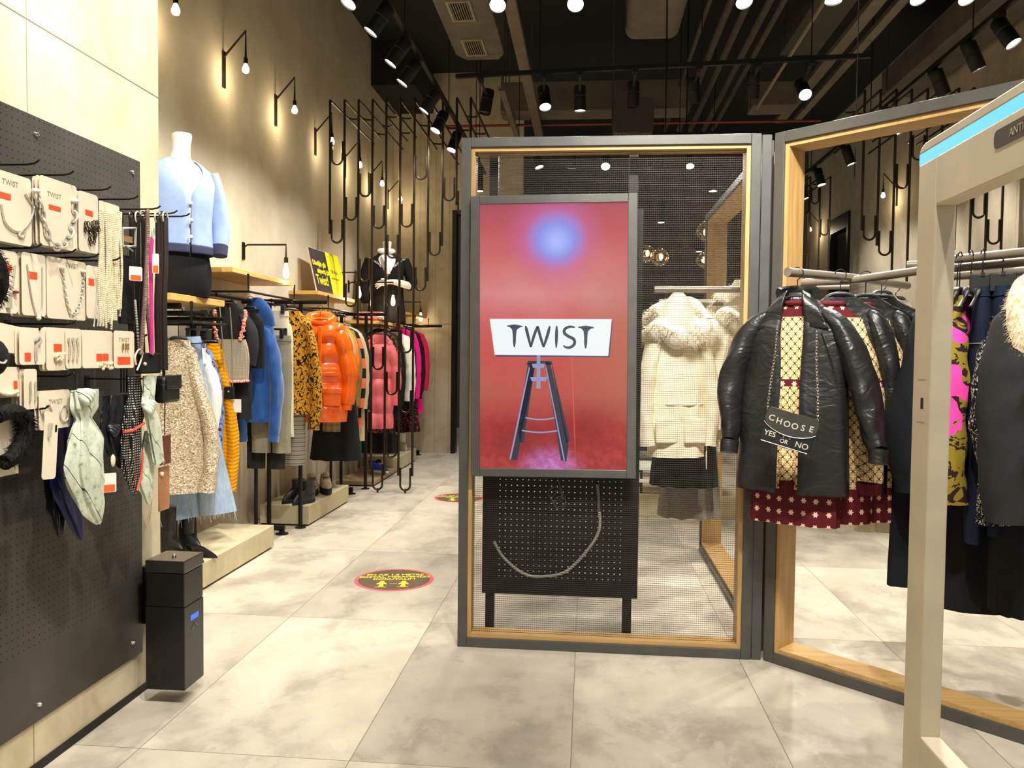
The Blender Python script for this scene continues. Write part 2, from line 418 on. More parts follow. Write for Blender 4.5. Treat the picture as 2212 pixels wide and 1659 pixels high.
# ================================================================ digital screen
Ms = basis((-.1635, 3.80, 1.5195), (math.cos(.0098), 0, math.sin(-.0098) * -1), (math.sin(-.0098), 0, math.cos(.0098)), (0, -1, 0))
t = thing('digital_screen', 'tall flat screen showing a white word sign on a stool against red', 'screen', (-.1635, 3.80, .85))
W2, H2, a2, b2 = .392, .667, .349, .628
bz = MB()
bz.box(-W2, -a2, -H2, H2, -.03, .012, Ms).box(a2, W2, -H2, H2, -.03, .012, Ms).box(-a2, a2, b2, H2, -.03, .012, Ms).box(-a2, a2, -H2, -b2, -.03, .012, Ms)
bz.make('bezel', M_METAL, t, smooth=False, bev=.002)
MB().box(-a2, a2, -b2, b2, -.029, -.02, Ms).make('housing', M_BLACK, t, smooth=False)
def mat_picture():
    q = NM('screen_picture', .25, col=(5, 5, 5)); x, y, z = q.xyz()
    zz = q.math('SUBTRACT', z, .6695)          # height about the screen centre
    # backdrop photographed for the picture: soft red studio wall, blue lamp, pinker middle, darker floor
    f = q.math('MULTIPLY_ADD', zz, .8, .5)
    base = q.ramp(f, [(0.0, (172, 66, 64)), (.16, (170, 54, 52)), (.28, (182, 88, 78)), (.42, (196, 86, 78)), (.55, (204, 104, 102)), (.66, (214, 140, 140)), (.78, (204, 116, 112)), (.9, (188, 86, 92)), (1.0, (166, 72, 88))])
    n = q.noise(q.vec(x, z, 0.0), 3.6, 3, .5)
    base = q.mix(q.math('MULTIPLY', q.ramp(n, [(.35, (0, 0, 0)), (.65, (255, 255, 255))]), .32), base, (196, 60, 56))
    olive = q.math('MULTIPLY', q.ramp(q.math('MULTIPLY_ADD', x, 1.4, .5), [(.55, (0, 0, 0)), (.95, (255, 255, 255))]), q.ramp(f, [(.1, (0, 0, 0)), (.4, (255, 255, 255)), (.6, (255, 255, 255)), (.8, (0, 0, 0))]))
    base = q.mix(q.math('MULTIPLY', olive, .45), base, (176, 120, 84))
    def blob(cx, cz, r0, r1, sx=1.0):
        dx = q.math('MULTIPLY', q.math('SUBTRACT', x, cx), sx); dz = q.math('SUBTRACT', zz, cz)
        d = q.math('SQRT', q.math('ADD', q.math('MULTIPLY', dx, dx), q.math('MULTIPLY', dz, dz)))
        return q.n('MapRange', {0: d, 1: r0, 2: r1, 3: 1.0, 4: 0.0}, interpolation_type='SMOOTHSTEP').outputs[0]
    base = q.mix(q.math('MULTIPLY', blob(.0, .47, .08, .27), .6), base, (196, 104, 178))
    base = q.mix(blob(.01, .46, .06, .16, .95), base, (132, 142, 226))
    base = q.mix(blob(.01, .45, .0, .1), base, (168, 184, 250))
    base = q.mix(q.math('MULTIPLY', blob(-.005, -.62, .02, .13, .7), .85), base, (206, 130, 206))
    base = q.mix(q.math('MULTIPLY', blob(-.17, -.49, .0, .16, .6), .55), base, (110, 34, 40))
    base = q.mix(q.math('MULTIPLY', blob(.14, -.43, .0, .17, .7), .5), base, (120, 26, 32))
    cr = q.math('ABSOLUTE', q.math('SUBTRACT', x, q.math('MULTIPLY_ADD', zz, -.05, .085)))
    crf = q.math('MULTIPLY', q.math('LESS_THAN', cr, .003), q.math('LESS_THAN', zz, .1))
    base = q.mix(q.math('MULTIPLY', crf, .6), base, (226, 96, 84))
    wr = q.noise(q.vec(x, z, 0.0), 22, 5, .7); low = q.ramp(f, [(.05, (255, 255, 255)), (.28, (0, 0, 0))])
    base = q.mix(q.math('MULTIPLY', low, q.math('MULTIPLY', q.ramp(wr, [(.45, (255, 255, 255)), (.55, (0, 0, 0))]), .4)), base, (128, 30, 32))
    q.emit(base, 1.0); return q.m
scr = MB().box(-a2, a2, -b2, b2, -.02, .002, Ms).make('screen', mat_picture(), t, smooth=False)
def flatpoly(b, poly, d=.0028): return b.prism(poly, .002, d, Ms)
def sx(px): return (px - 1196.0) / 322.0 * .699
def sy(py): return -(py - 724.0) / 574.0 * 1.256
def P_(lst): return [(sx(a), sy(c)) for a, c in lst]
st = MB()
for poly in ([(1147, 780), (1158, 778), (1118, 992), (1101, 992), (1112, 960)], [(1180, 778), (1190, 780), (1231, 960), (1226, 994), (1214, 992)], [(1158, 778), (1141, 782), (1120, 930), (1124, 955), (1132, 955)], [(1192, 780), (1196, 790), (1234, 950), (1226, 955)]):
    flatpoly(st, P_(poly), .003)
flatpoly(st, P_([(1141, 776), (1192, 776), (1196, 784), (1138, 784)]), .003)
st.make('pictured_stool', emission('stool_dark', (44, 48, 62), .9), scr, smooth=False)
st = MB()
for poly in ([(1161, 764), (1168, 764), (1169, 836), (1160, 836)], [(1150, 782), (1178, 782), (1176, 791), (1152, 791)], [(1146, 811), (1184, 811), (1180, 820), (1150, 820)], [(1101, 990), (1104, 992), (1146, 790), (1143, 790)], [(1220, 992), (1223, 992), (1182, 790), (1180, 790)]):
    flatpoly(st, P_(poly), .0034)
for yy, xa, xb in ((900, 1136, 1200), (928, 1128, 1206)):
    n = 12
    up = [(xa + (xb - xa) * i / n, yy - 2 * abs(1) + 4 * math.sin(PI * i / n)) for i in range(n + 1)]
    flatpoly(st, P_(up + [(a, c + 3) for a, c in reversed(up)]), .0034)
st.make('pictured_stool_metal', emission('stool_bright', (150, 160, 205), .9), scr, smooth=False)
flatpoly(MB(), P_([(1060, 690), (1325, 690), (1319, 768), (1071, 767)]), .0030).make('pictured_sign_edge', emission('sign_edge', (72, 62, 110), .9), scr, smooth=False)
flatpoly(MB(), P_([(1057, 684.5), (1323, 686), (1316, 765), (1068, 763)]), .0038).make('pictured_sign', emission('sign_white', (240, 246, 246), 1.0), scr, smooth=False)
def stroke(b, pts, ws, d=.0046):
    P = smooth_path([Vector((a, c, 0)) for a, c in pts], 5); m = len(P) - 1; L = []; R = []
    for i, p in enumerate(P):
        t_ = i / m * (len(ws) - 1); k = min(int(t_), len(ws) - 2); w = ws[k] + (ws[k + 1] - ws[k]) * (t_ - k)
        dd = P[min(i + 1, m)] - P[max(i - 1, 0)]; nn = Vector((-dd.y, dd.x, 0)).normalized() * w / 2
        L.append(p + nn); R.append(p - nn)
    for i in range(m):
        quad = [(sx(q_.x), sy(q_.y)) for q_ in (L[i], L[i + 1], R[i + 1], R[i])]
        b.prism(quad, .002, d, Ms)
def letter(*strokes):
    b = MB()
    for pts, ws in strokes: stroke(b, pts, ws)
    b.make('pictured_letter', emission('letter_ink', (58, 68, 88), .9), scr, smooth=False)
for o, dy in ((0, 0), (155.5, 3)):
    letter(([(1095 + o, 700.5 + dy), (1112 + o, 700 + dy), (1129.5 + o, 701.5 + dy)], [2, 6.5, 2]), ([(1112 + o, 702 + dy), (1111.6 + o, 712 + dy), (1111.5 + o, 730 + dy), (1111.3 + o, 746 + dy)], [26, 10, 7.2, 6.6, 2.5]))
letter(([(1136, 700), (1140, 716), (1147.5, 746)], [3, 7, 6, 4]), ([(1147.5, 746), (1155, 720), (1162.5, 701)], [4, 6, 6, 5]), ([(1162.5, 701), (1168, 722), (1175.5, 746)], [5, 6, 6, 4]), ([(1175.5, 746), (1184, 720), (1189, 700.5)], [4, 6, 7, 3]))
letter(([(1204, 700), (1203.6, 722), (1203, 748)], [2.5, 7, 6.5, 2]))
letter(([(1243.5, 703.5), (1233, 702), (1222, 707), (1221, 716), (1230, 723), (1241, 729), (1242.5, 739), (1234, 746.5), (1224, 746.5), (1218.5, 742)], [3, 5.5, 6.5, 6.5, 6.5, 6.5, 6, 5, 2]))
for x in (-.475, .213): MB().box(x - .02, x + .02, 3.829, 3.98, 1.9, 1.94).make('mounting_bracket', M_BLACK, t, smooth=False)

# ================================================================ floor stickers
M_PINK = paint('sticker_pink', (226, 92, 104), .5, var=.03); M_BROWN = paint('sticker_brown', (94, 80, 60), .5, var=.08); M_YEL = paint('sticker_yellow', (240, 222, 60), .5, var=.03)
def sticker(cx, cy, rot, label):
    t = thing('floor_sticker', label, 'floor sticker', (cx, cy, 0), rot, 'round distance stickers on the floor', world=False)
    def disc(b, r, z0, z1): return b.prism([(r * math.cos(2 * PI * k / 64), r * math.sin(2 * PI * k / 64)) for k in range(64)], z0, z1)
    disc(MB(), .25, .0003, .0012).make('pink_rim', M_PINK, t, smooth=False)
    disc(MB(), .226, .0012, .0018).make('brown_disc', M_BROWN, t, smooth=False)
    tx = MB(); I = Matrix.Translation
    for s_, y_, sz in (('EN AZ 1.5 METRE', .105, .048), ('SOSYAL MESAFEMİZİ', .055, .048), ('KORUYALIM', .005, .048)):
        tx.text(s_, sz, I((0, y_, .0021)), .0003, .0012)
    tx.make('warning_text', M_YEL, t, smooth=False)
    fg = MB()
    for x in (-.07, .065):
        fg.prism([(x + .016 * math.cos(2 * PI * k / 14), -.052 + .016 * math.sin(2 * PI * k / 14)) for k in range(14)], .0018, .0024)
        fg.prism([(x - .02, -.07), (x + .02, -.07), (x + .034, -.105), (x + .024, -.108), (x + .014, -.09), (x + .012, -.12), (x + .018, -.155), (x - .018, -.155), (x - .012, -.12), (x - .014, -.09), (x - .024, -.108), (x - .034, -.105)], .0018, .0024)
        fg.box(x - .035, x + .035, -.17, -.164, .0018, .0024)
    for k in range(5): fg.box(-.022 + k * .01, -.016 + k * .01, -.098, -.094, .0018, .0024)
    fg.make('figures', M_YEL, t, smooth=False)
sticker(-1.2, 4.94, .16, 'round pink rimmed floor sticker with yellow text nearest the camera')
sticker(-1.255, 7.88, .16, 'round pink rimmed floor sticker farther back, half hidden by the grey frame')

# ================================================================ security gate
t = thing('security_gate', 'cream anti theft gate with blue light strip at right edge', 'security gate', (.77, 1.43, 0))
gx0, gx1, ya, yb, zt = .75, .795, .93, 1.93, 1.905
Mg = basis((gx0, 0, 0), (0, 1, 0), (0, 0, 1), (1, 0, 0))
outer = [(ya, 0), (yb, 0), (yb, zt)] + [(ya, zt)]
oy0, oy1, oz0, oz1 = ya + .1, yb - .095, .592, 1.766
body = MB()
out = [(ya, 0), (yb, 0), (yb, zt - .03), (yb - .012, zt - .008), (yb - .03, zt), (ya + .03, zt), (ya, zt - .03)]
inn = [(oy0, oz0), (oy1, oz0), (oy1, oz1), (oy0, oz1)]
body.box(oy1, yb, 0, zt - .031, 0, gx1 - gx0, Mg).box(ya, oy0, 0, zt - .031, 0, gx1 - gx0, Mg)
body.box(oy0, oy1, 0, oz0, 0, gx1 - gx0, Mg).box(oy0, oy1, oz1, zt - .031, 0, gx1 - gx0, Mg)
body.make('gate_body', M_CREAM, t, smooth=False, bev=.004)
cap = MB().prism([(ya, zt - .007), (yb, zt - .007), (yb - .004, zt + .004), (yb - .03, zt + .014), (ya + .03, zt + .014), (ya, zt + .004)], 0, gx1 - gx0, Mg)
cap.make('top_cap', M_CREAM, t, smooth=False, bev=.003)
MB().box(ya, yb, zt - .031, zt - .007, .001, gx1 - gx0 - .001, Mg).make('light_strip', emission('blue_led', (96, 190, 250), 1.5), t, smooth=False, label='glowing blue light strip')
MB().box(oy0, oy1, oz0 - .001, oz1, .021, .0225, Mg).box(oy1 - .001, oy1 + .0005, oz0, oz1, .021, .0225, Mg)
np_ = MB().prism([(1.62 + .0 - a, 1.842 + c) for a, c in rrect(.30, .034, .012)], -.0015, .001, basis((gx0, -.185, -.003), (0, 1, 0), (0, 0, 1), (1, 0, 0))).make('name_plate', paint('plate_brown', (52, 46, 38), .4), t, smooth=False)
MB().text('ANTI-THEFT SYSTEM', .021, basis((gx0 - .0022, 1.432, 1.838), (0, -1, 0), (0, 0, 1), (-1, 0, 0)), .0003).make('plate_lettering', paint('plate_letters', (176, 166, 142), .4), np_, smooth=False)
MB().box(1.868, 1.882, 1.32, 1.345, -.0006, .002, Mg).make('sensor_window', M_BLACK, t, smooth=False)
MB().box(1.86, 1.9, 1.386, 1.3865, -.0006, .002, Mg).box(1.86, 1.9, 1.29, 1.2905, -.0006, .002, Mg).make('seam_line', M_BROWN, t, smooth=False)
# ================================================================ services under the ceiling
M_DUCT = paint('dusty_duct_paint', (94, 86, 76), .75, var=.14, scale=3)
M_DUCTD = paint('dark_duct_paint', (58, 54, 47), .75, var=.14, scale=3)
M_TRAY = mat_peg('perforated_tray', (104, 94, 80), .045, 0, r=.006, hole=(30, 28, 26))
M_PIPE = paint('dusty_pipe', (70, 65, 58), .6, .2, var=.15)
def duct(name, label, x0, x1, y0, y1, z0, z1, mat, r=0.0, taper=False, top=CEIL, hang=True):
    t = thing(name, label, 'ceiling duct', ((x0 + x1) / 2, y0, z0))
    b = MB()
    if r: b.prism([(a + (x0 + x1) / 2, c + (z0 + z1) / 2) for a, c in rrect(x1 - x0, z1 - z0, r, 5)], -y1, -y0, basis((0, 0, 0), (1, 0, 0), (0, 0, 1), (0, -1, 0)))
    else: b.box(x0, x1, y0, y1, z0, z1)
    b.make('duct_body', mat, t, smooth=bool(r), bev=0 if r else .008)
    if taper:
        m = .16
        b = MB().loft([[Vector(p) for p in ((x0, y1, z0), (x1, y1, z0), (x1, y1, z1), (x0, y1, z1))], [Vector(p) for p in ((x0 + .05, y1 + .4, z0 + .09), (x1 - .1, y1 + .4, z0 + .09), (x1 - .1, y1 + .4, z1), (x0 + .05, y1 + .4, z1))]])
        b.make('duct_reducer', mat, t, smooth=False)
    if hang:
        for yy in (y0 + .35, y1 - .2):
            MB().box(x0 - .012, x0 + .001, yy - .012, yy + .012, z0 + .02, top).make('hanger_strap', M_PIPE, t, smooth=False)
    return t
duct('air_duct', 'long beige air duct with two grilles overhead left of centre', -1.34, -.86, 3.6, 7.95, 4.40, 4.75, M_DUCT, taper=True)
for k, yc in enumerate((6.95, 7.77)):
    t = thing('air_grille', ('louvred air grille on the duct nearer the camera', 'louvred air grille at the far end of the duct')[k], 'air vent', (-1.13, yc, 4.4))
    b = MB(); w, d = .105, .2
    for q in ((-w, w, -d, -d + .025), (-w, w, d - .025, d), (-w, -w + .022, -d + .025, d - .025), (w - .022, w, -d + .025, d - .025)):
        b.box(-1.13 + q[0], -1.13 + q[1], yc + q[2], yc + q[3], 4.388, 4.4)
    b.make('grille_frame', paint('grille_grey', (142, 132, 112), .5), t, smooth=False)
    MB().box(-1.13 - w + .02, -1.13 + w - .02, yc - d + .02, yc + d - .02, 4.396, 4.3995).make('dark_opening', M_BLACK, t, smooth=False)
    sl = MB()
    for i in range(8): sl.bar((-1.13 - w + .033 + i * .0205, yc - d + .02, 4.392), (-1.13 - w + .033 + i * .0205, yc + d - .02, 4.392), .006, .004)
    sl.make('slats', paint('grille_grey', (142, 132, 112), .5), t, smooth=False)
duct('round_cornered_duct', 'beige round cornered duct ending overhead near the centre', .3, .78, 3.4, 7.42, 4.30, 4.72, M_DUCT, r=.09)
duct('cross_duct', 'beige cross duct behind the middle track lights', -1.09, 1.15, 9.72, 10.1, 4.37, 4.72, M_DUCT)
duct('short_cross_duct', 'short beige duct piece right of the ceiling pipes', 1.9, 2.4, 9.72, 10.1, 4.39, 4.67, M_DUCT)
duct('low_duct', 'low dark duct hanging just above the mesh frame', .25, .69, 9.0, 9.45, 3.9, 4.28, M_DUCTD, r=.05)
duct('side_duct', 'brown duct running along the right side above the track', 3.5, 3.95, 4.0, 10.2, 4.6, 4.9, M_DUCT)
duct('right_duct', 'wide dark brown duct between the ceiling pipes and trays', 2.0, 2.38, 4.4, 8.9, 4.66, 4.95, M_DUCTD)
def tray(name, label, x, y0, y1, z, w=.1):
    t = thing(name, label, 'cable tray', (x, y0, z), group='perforated cable trays')
    b = MB().box(x - w / 2, x + w / 2, y0, y1, z, z + .004); b.make('tray_floor', M_TRAY, t, smooth=False)
    for s_ in (-1, 1): MB().box(x + s_ * w / 2 - .002, x + s_ * w / 2 + .002, y0, y1, z + .0041, z + .05).make('tray_side', M_TRAY, t, smooth=False)
    for yy in (y0 + .8, y1 - .6): MB().box(x - w / 2 - .02, x - w / 2 - .008, yy - .01, yy + .01, z - .02, CEIL).make('drop_rod', M_PIPE, t, smooth=False)
    return t
tray('cable_tray', 'perforated cable tray right of the grille duct', -.66, 3.4, 10.4, 4.25)
tray('cable_tray', 'narrow cable tray in the dark behind the first hanging spotlights', -.95, 8.6, 10.4, 4.25, .06)
tray('cable_tray', 'perforated cable tray slanting over the open angled frame', 2.53, 3.4, 11.2, 4.6, .12)
tray('cable_tray', 'second perforated cable tray, right of the first over the angled frame', 2.76, 3.4, 11.2, 4.62, .09)
for k, (x, r) in enumerate(((1.24, .036), (1.4, .036), (1.585, .036), (1.71, .03), (1.05, .022))):
    tag(MB().tube([(x, 3.4, 4.64), (x, 11.6, 4.64)], r, 10).make('ceiling_pipe', M_PIPE, loc=(x, 3.4, 4.64)), 'dusty grey pipe in the parallel bundle overhead right of centre', 'pipe', 'parallel ceiling pipes')
tag(MB().tube([(1.85, 3.4, 4.36), (1.89, 7.0, 4.35), (1.93, 9.7, 4.35)], .017, 8).make('conduit', paint('pale_conduit', (128, 112, 88), .5), loc=(1.85, 3.4, 4.4)), 'thin pale conduit running beside the pipe bundle', 'pipe')
tag(MB().tube([(-1.9, 10.2, 4.34), (2.8, 10.2, 4.34)], .017, 8).make('sprinkler_pipe', paint('sprinkler_red', (124, 40, 32), .5), loc=(-1.9, 10.2, 4.34)), 'thin red sprinkler pipe crossing far back under the ceiling', 'pipe')
ch = MB().tube([at(1441, 0, y=6.6), at(1440, 120, y=6.6), at(1437, 285, y=6.6)], .007, 6)
tag(ch.make('hanging_chain', M_BLACK, loc=at(1441, 0, y=6.6)), 'dark chain hanging in front of the round cornered duct', 'chain')

# ================================================================ tracks and spotlights
M_LENS = emission('lit_lens', (255, 246, 226), 14.0)
M_OFF = paint('unlit_lens', (34, 34, 36), .2)
def track(name, label, a, b, rods=2, fr=None):
    t = thing(name, label, 'track', a)
    MB().bar(a, b, .035, .035).make('rail', M_BLACK, t, smooth=False)
    a, b = Vector(a), Vector(b)
    for k in (fr or [.12 + .76 * i / max(1, rods - 1) for i in range(rods)]):
        p = a + (b - a) * k
        MB().tube([p + Vector((0, 0, .017)), (p.x, p.y, CEIL)], .005, 6).make('suspension_rod', M_BLACK, t)
    return t
TZ = 3.9
track('lighting_track', 'black lighting track along the left side above the clothes racks', (-1.42, 3.2, TZ), (-1.42, 10.9, TZ), 4)
track('lighting_track', 'black lighting track crossing above the mesh frame', (-1.197, 7.12, TZ), (2.257, 6.85, TZ), fr=(.216, .613, .868))
track('lighting_track', 'black lighting track along the right side of the shop', (2.87, 3.2, TZ), (2.87, 11.9, TZ), 4)
track('lighting_track', 'black lighting track nearest the camera, mostly above the picture', (-1.2, 5.3, TZ), (2.6, 5.3, TZ), fr=(.184, .566, .808))
track('lighting_track', 'far lighting track seen through the wire mesh', (-.9, 9.48, TZ), (2.2, 9.48, TZ), fr=(.02, .62))
def lamp(label, lens, aim, top, lit=1.0, size=64, group=None, r=.055, L=.21, target=None):
    lens = Vector(lens); aim = Vector(aim).normalized(); top = Vector(top)
    t = thing('track_spotlight', label, 'spotlight', top, group=group)
    x, y, z = frame_z(aim)
    o = lens - aim * L
    bd_ = MB().lathe([(r * .35, -.012), (r * .9, -.01), (r, 0), (r, L * .38), (r * .93, L * .4), (r * .93, L * .43), (r, L * .45), (r, L - .002), (r * .93, L), (r * .93, L - .012)], o, aim, 22).make('lamp_body', M_BLACK, t)
    MB().lathe([(.0001, L - .011), (r * .6, L - .009), (r * .93, L - .012)], o, aim, 22).make('lens', M_LENS if lit else M_OFF, bd_, label='glowing lens' if lit else None)
    mid = o + aim * (L * .28)
    MB().box(top.x - .022, top.x + .022, top.y - .05, top.y + .05, top.z - .055, top.z - .018).make('track_adapter', M_BLACK, t, smooth=False)
    MB().tube([top + Vector((0, 0, -.05)), mid + x * 0], .011, 8).make('stem', M_BLACK, t)
    if lit:
        spot('spotlight_beam', lens + aim * .015, target if target else lens + aim * 3, POWER * lit, size + 24)
    return t
Z0 = 3.65
def T(px, py, z=Z0): return at(px, py, z=z)
AL = (-.55, -.12, -.83)
L1 = [((752, 8), 'left track spotlight nearest the camera, cut by the top edge', (-.35, -.35, -.85), (-2.5, 4.2, 1.5)), ((800, 70), 'lit left track spotlight, second from the camera', AL, (-2.5, 5.2, 1.0)), ((843, 138), 'lit left track spotlight, third from the camera', AL, (-2.5, 5.9, 1.1)), ((868, 180), 'lit left track spotlight, fourth from the camera', AL, (-2.5, 6.6, 1.2)),
      ((915, 240), 'left track spotlight with a thin bright lens edge, above the bent tubes', AL, (-2.4, 7.6, 1.0)), ((940, 283), 'left track spotlight with a round bright lens beside the mesh frame corner', (-.35, -.3, -.85), (-1.9, 8.2, .8)), ((975, 325), 'farthest left track spotlight just left of the mesh frame', (-.25, -.3, -.9), (-2.2, 9.3, 1.2))]
for (px, py), lab, aim, tg in L1:
    p = T(px, py); lamp('black ' + lab, p, aim, (-1.42, p.y + .05, TZ), .92, 66, 'spotlights on the left track', target=tg)
for (px, py), lab, aim, lit, tg in (((1047, 245), 'unlit track spotlight at the left end of the crossing track', (-.15, -.1, -1), 0, None), ((1178, 232), 'lit spotlight on the crossing track tilted to the right, above the screen', (.12, -.42, -.9), .65, (-.2, 5.2, 0)), ((1253, 240), 'spotlight on the crossing track pointing straight down', (.02, .06, -1), .8, None), ((1367, 232), 'unlit spotlight on the crossing track, right of the downward one', (0, .12, -1), 0, None), ((1500, 225), 'dark tilted spotlight in front of the ceiling pipes', (.1, .2, -1), 0, None), ((1625, 215), 'unlit spotlight on the crossing track beside the pale conduit', (.02, .3, -1), 0, None), ((1740, 205), 'round glowing spotlight at the right end of the crossing track', (.02, -.75, -.7), 1.7, (1.5, 4.2, .8))):
    p = T(px, py); k = (p.x + 1.197) / 3.454
    lamp('black ' + lab, p, aim, (p.x, 7.12 - .27 * k, TZ), lit, 66, 'spotlights on the crossing track', target=tg)
for (px, py), lab, lit, aim in (((2190, 95), 'right track spotlight nearest the camera, glowing at the right edge', 1.6, (.35, -.35, -.85)), ((2115, 150), 'right track spotlight with a bright sliver of lens', 1.4, (.4, .0, -.9)), ((2040, 205), 'dark right track spotlight just above the angled frame', 0, (.4, .1, -.9)), ((1945, 285), 'lit right track spotlight seen under the head of the angled frame', 1.4, (.4, -.3, -.85)), ((1840, 355), 'lit right track spotlight left of the right wall tubes', 1.3, (.3, -.1, -.9)), ((1775, 400), 'lit far right track spotlight above the dark doorway', .9, (.2, -.2, -.95)), ((1740, 430), 'farthest right track spotlight low beside the oak jamb', .8, (.3, -.1, -.9))):
    p = T(px, py); lamp('black ' + lab, p, aim, (2.87, p.y + .06, TZ), lit * .6, 66, 'spotlights on the right track', target=(3.95, p.y + .5, 1.9) if px < 2100 else None)
for (px, py), lab, aim, tg, pw in (((1075, 12), 'glowing spotlight at the top edge beside the grille duct', (0, -.55, -.8), (-.9, 3.6, 0), .2), ((1243, 10), 'glowing spotlight at the top edge above the screen', (0, -.6, -.78), (-.1, 2.6, 0), .35), ((1608, 5), 'glowing spotlight at the top edge in front of the pipe bundle', (.1, -.5, -.85), (.9, 2.6, 0), 1.0), ((1800, 3), 'glowing spotlight at the top edge left of the twin pair', (-.05, -.15, -1), (1.3, 3.6, .6), 1.0), ((1985, -3), 'left spotlight of the twin glare at the top right', (.1, -.5, -.85), (1.9, 3.9, 0), 1.5), ((2090, -3), 'right spotlight of the twin glare at the top right', (.1, -.5, -.85), (2.4, 4.6, .6), 1.4)):
    p = T(px, py); lamp('black ' + lab, p, aim, (p.x, 5.3, TZ), pw, 70, 'spotlights on the nearest track', target=tg)
for (px, py), lab, aim in (((1165, 362), 'small far spotlight behind the mesh, left above the screen', (.3, -.2, -1)), ((1235, 364), 'small far spotlight behind the mesh, above the middle of the screen', (0, .1, -1)), ((1308, 360), 'round bright far spotlight behind the mesh above the screen corner', (0, -.8, -.7)), ((1398, 363), 'thin far spotlight behind the mesh just right of the screen', (0, .2, -1)), ((1490, 360), 'bright oval far spotlight behind the right part of the mesh', (0, -.5, -.85))):
    p = at(px, py, z=3.66); lamp('black ' + lab, p, aim, (p.x, 9.48, TZ), .45, 70, 'far spotlights behind the mesh')
for (px, py), lab in (((1428, 480), 'small white ceiling downlight far behind the mesh'), ((1540, 412), 'oval white ceiling downlight behind the mesh near the rear oak frame'), ((1035, 412), 'white far downlight at the upper left corner of the red screen'), ((1510, 543), 'lowest small white downlight seen through the mesh')):
    p = at(px, py, z=3.5) if py < 540 else at(px, py, z=3.2)
    t = thing('hanging_downlight', lab, 'spotlight', p, group='far downlights on rods')
    MB().lathe([(.02, .3), (.05, .29), (.055, .0), (.05, -.004)], p, (0, 0, 1), 18).make('lamp_body', M_BLACK, t)
    MB().lathe([(.0001, -.007), (.05, -.005)], p, (0, 0, 1), 18).make('lens', M_LENS, t)
    MB().tube([p + Vector((0, 0, .3)), (p.x, p.y, CEIL)], .006, 6).make('drop_rod', M_BLACK, t)
    spot('downlight_beam', p - Vector((0, 0, .02)), (p.x, p.y, 0), 120, 80)
# a strong spotlight outside the picture washes the concrete pier
lamp('black near track spotlight washing the concrete pier', (-.75, 2.2, 4.2), (-.8, .3, -.45), (-.6, 2.15, TZ + .55), 4.6, 40, target=(-1.85, 2.95, 3.15))
lamp('black near track spotlight on the jewellery cards', (-.7, 1.5, 4.2), (-.6, .3, -.8), (-.6, 1.5, TZ + .55), 2.2, 26, target=(-1.7, 2.6, 1.5))  # unseen extra lamp, added to brighten the cards
track('lighting_track', 'near lighting track above the concrete pier', (-.6, 1.2, TZ + .55), (-.6, 2.6, TZ + .55), 2)
lamp('black near spotlight lighting the entrance floor', (.3, 1.2, 4.2), (0, .3, -1), (.3, 1.2, TZ + .55), 2.9, 80, target=(.3, 2.5, 0))
track('lighting_track', 'near lighting track above the entrance', (-.4, 1.2, TZ + .551), (1.6, 1.2, TZ + .551), 2)
lamp('black near spotlight lighting the screen and its frame', (-.3, 1.2, 4.2), (0, .7, -.7), (-.3, 1.2, TZ + .55), 1.6, 26, target=(-.1, 3.8, 1.9))
lamp('black near spotlight lighting the hanging leather coats', (.75, 1.2, 4.2), (0, .7, -.7), (.75, 1.2, TZ + .55), 1.8, 26, target=(1.1, 3.6, 1.2))
lamp('black near spotlight aimed through the mesh at the parkas', (.5, 1.2, 4.2), (0, .7, -.6), (.5, 1.2, TZ + .55), 5.0, 8, target=(.55, 4.4, 1.4))  # extra lamp out of view, put in to lift the parka fronts
lamp('black near spotlight lighting the security gate', (1.2, 1.2, 4.2), (0, .3, -1), (1.2, 1.2, TZ + .55), 1.7, 92, target=(1.0, 2.6, .3))

# ================================================================ bent tube screens
def tubes(name, label, xs, y, tops, arcs, ends, foot, deep, seed):
    """vertical tubes that turn back along the ceiling, with welded U bends between neighbours"""
    t = thing(name, label, 'tube screen', ((xs[0] + xs[-1]) / 2, y, 0))
    zt = tops; r = .0125; rnd = random.Random(seed)
    dl = [deep * (.45 + .55 * rnd.random()) for _ in xs]
    for i, x in enumerate(xs):
        MB().tube([(x, y, ends[i]), (x, y, zt - .004), (x, y + .004, zt), (x, y + dl[i], zt)], r, 8).make('bent_tube', M_BRONZE, t)
    for i, zs in arcs.items():
        for z in zs:
            a, b = xs[i], xs[i + 1]; R = (b - a) / 2 - r * 1.7
            c = ((a + b) / 2, y - .002, z + R)
            pts = [(a + r * 1.7, y - .002, z + R + .18)] + arc(c, R, PI, 2 * PI, 12) + [(b - r * 1.7, y - .002, z + R + .18)]
            MB().tube(pts, r * .85, 7).make('u_bend', M_BRONZE, t)
    for i in range(len(xs) - 1):
        for k in range(1 + (i % 2)):
            a, b = xs[i], xs[i + 1]; R = (b - a) / 2; yy = y + dl[i] * (.35 + .4 * k) + .1 * (i % 3)
            yy = min(yy, y + min(dl[i], dl[i + 1]) - R)
            MB().tube(arc(((a + b) / 2, yy, zt), R, PI, 0, 10, (1, 0, 0), (0, 1, 0)), r * .85, 7).make('u_bend', M_BRONZE, t)
    for i in foot:
        MB().tube([((xs[i] + xs[i + 1]) / 2, y, 0.0), ((xs[i] + xs[i + 1]) / 2, y, .045)], .011, 8).make('foot', M_BRONZE, t)
    return t
ya_ = 8.06
lx = [at(p, 350, y=ya_).x for p in (712.8, 744, 774.3, 804.3, 834, 864.5, 895, 925.3, 956, 986, 1016)]
zz = lambda py: at(850, py, y=ya_).z
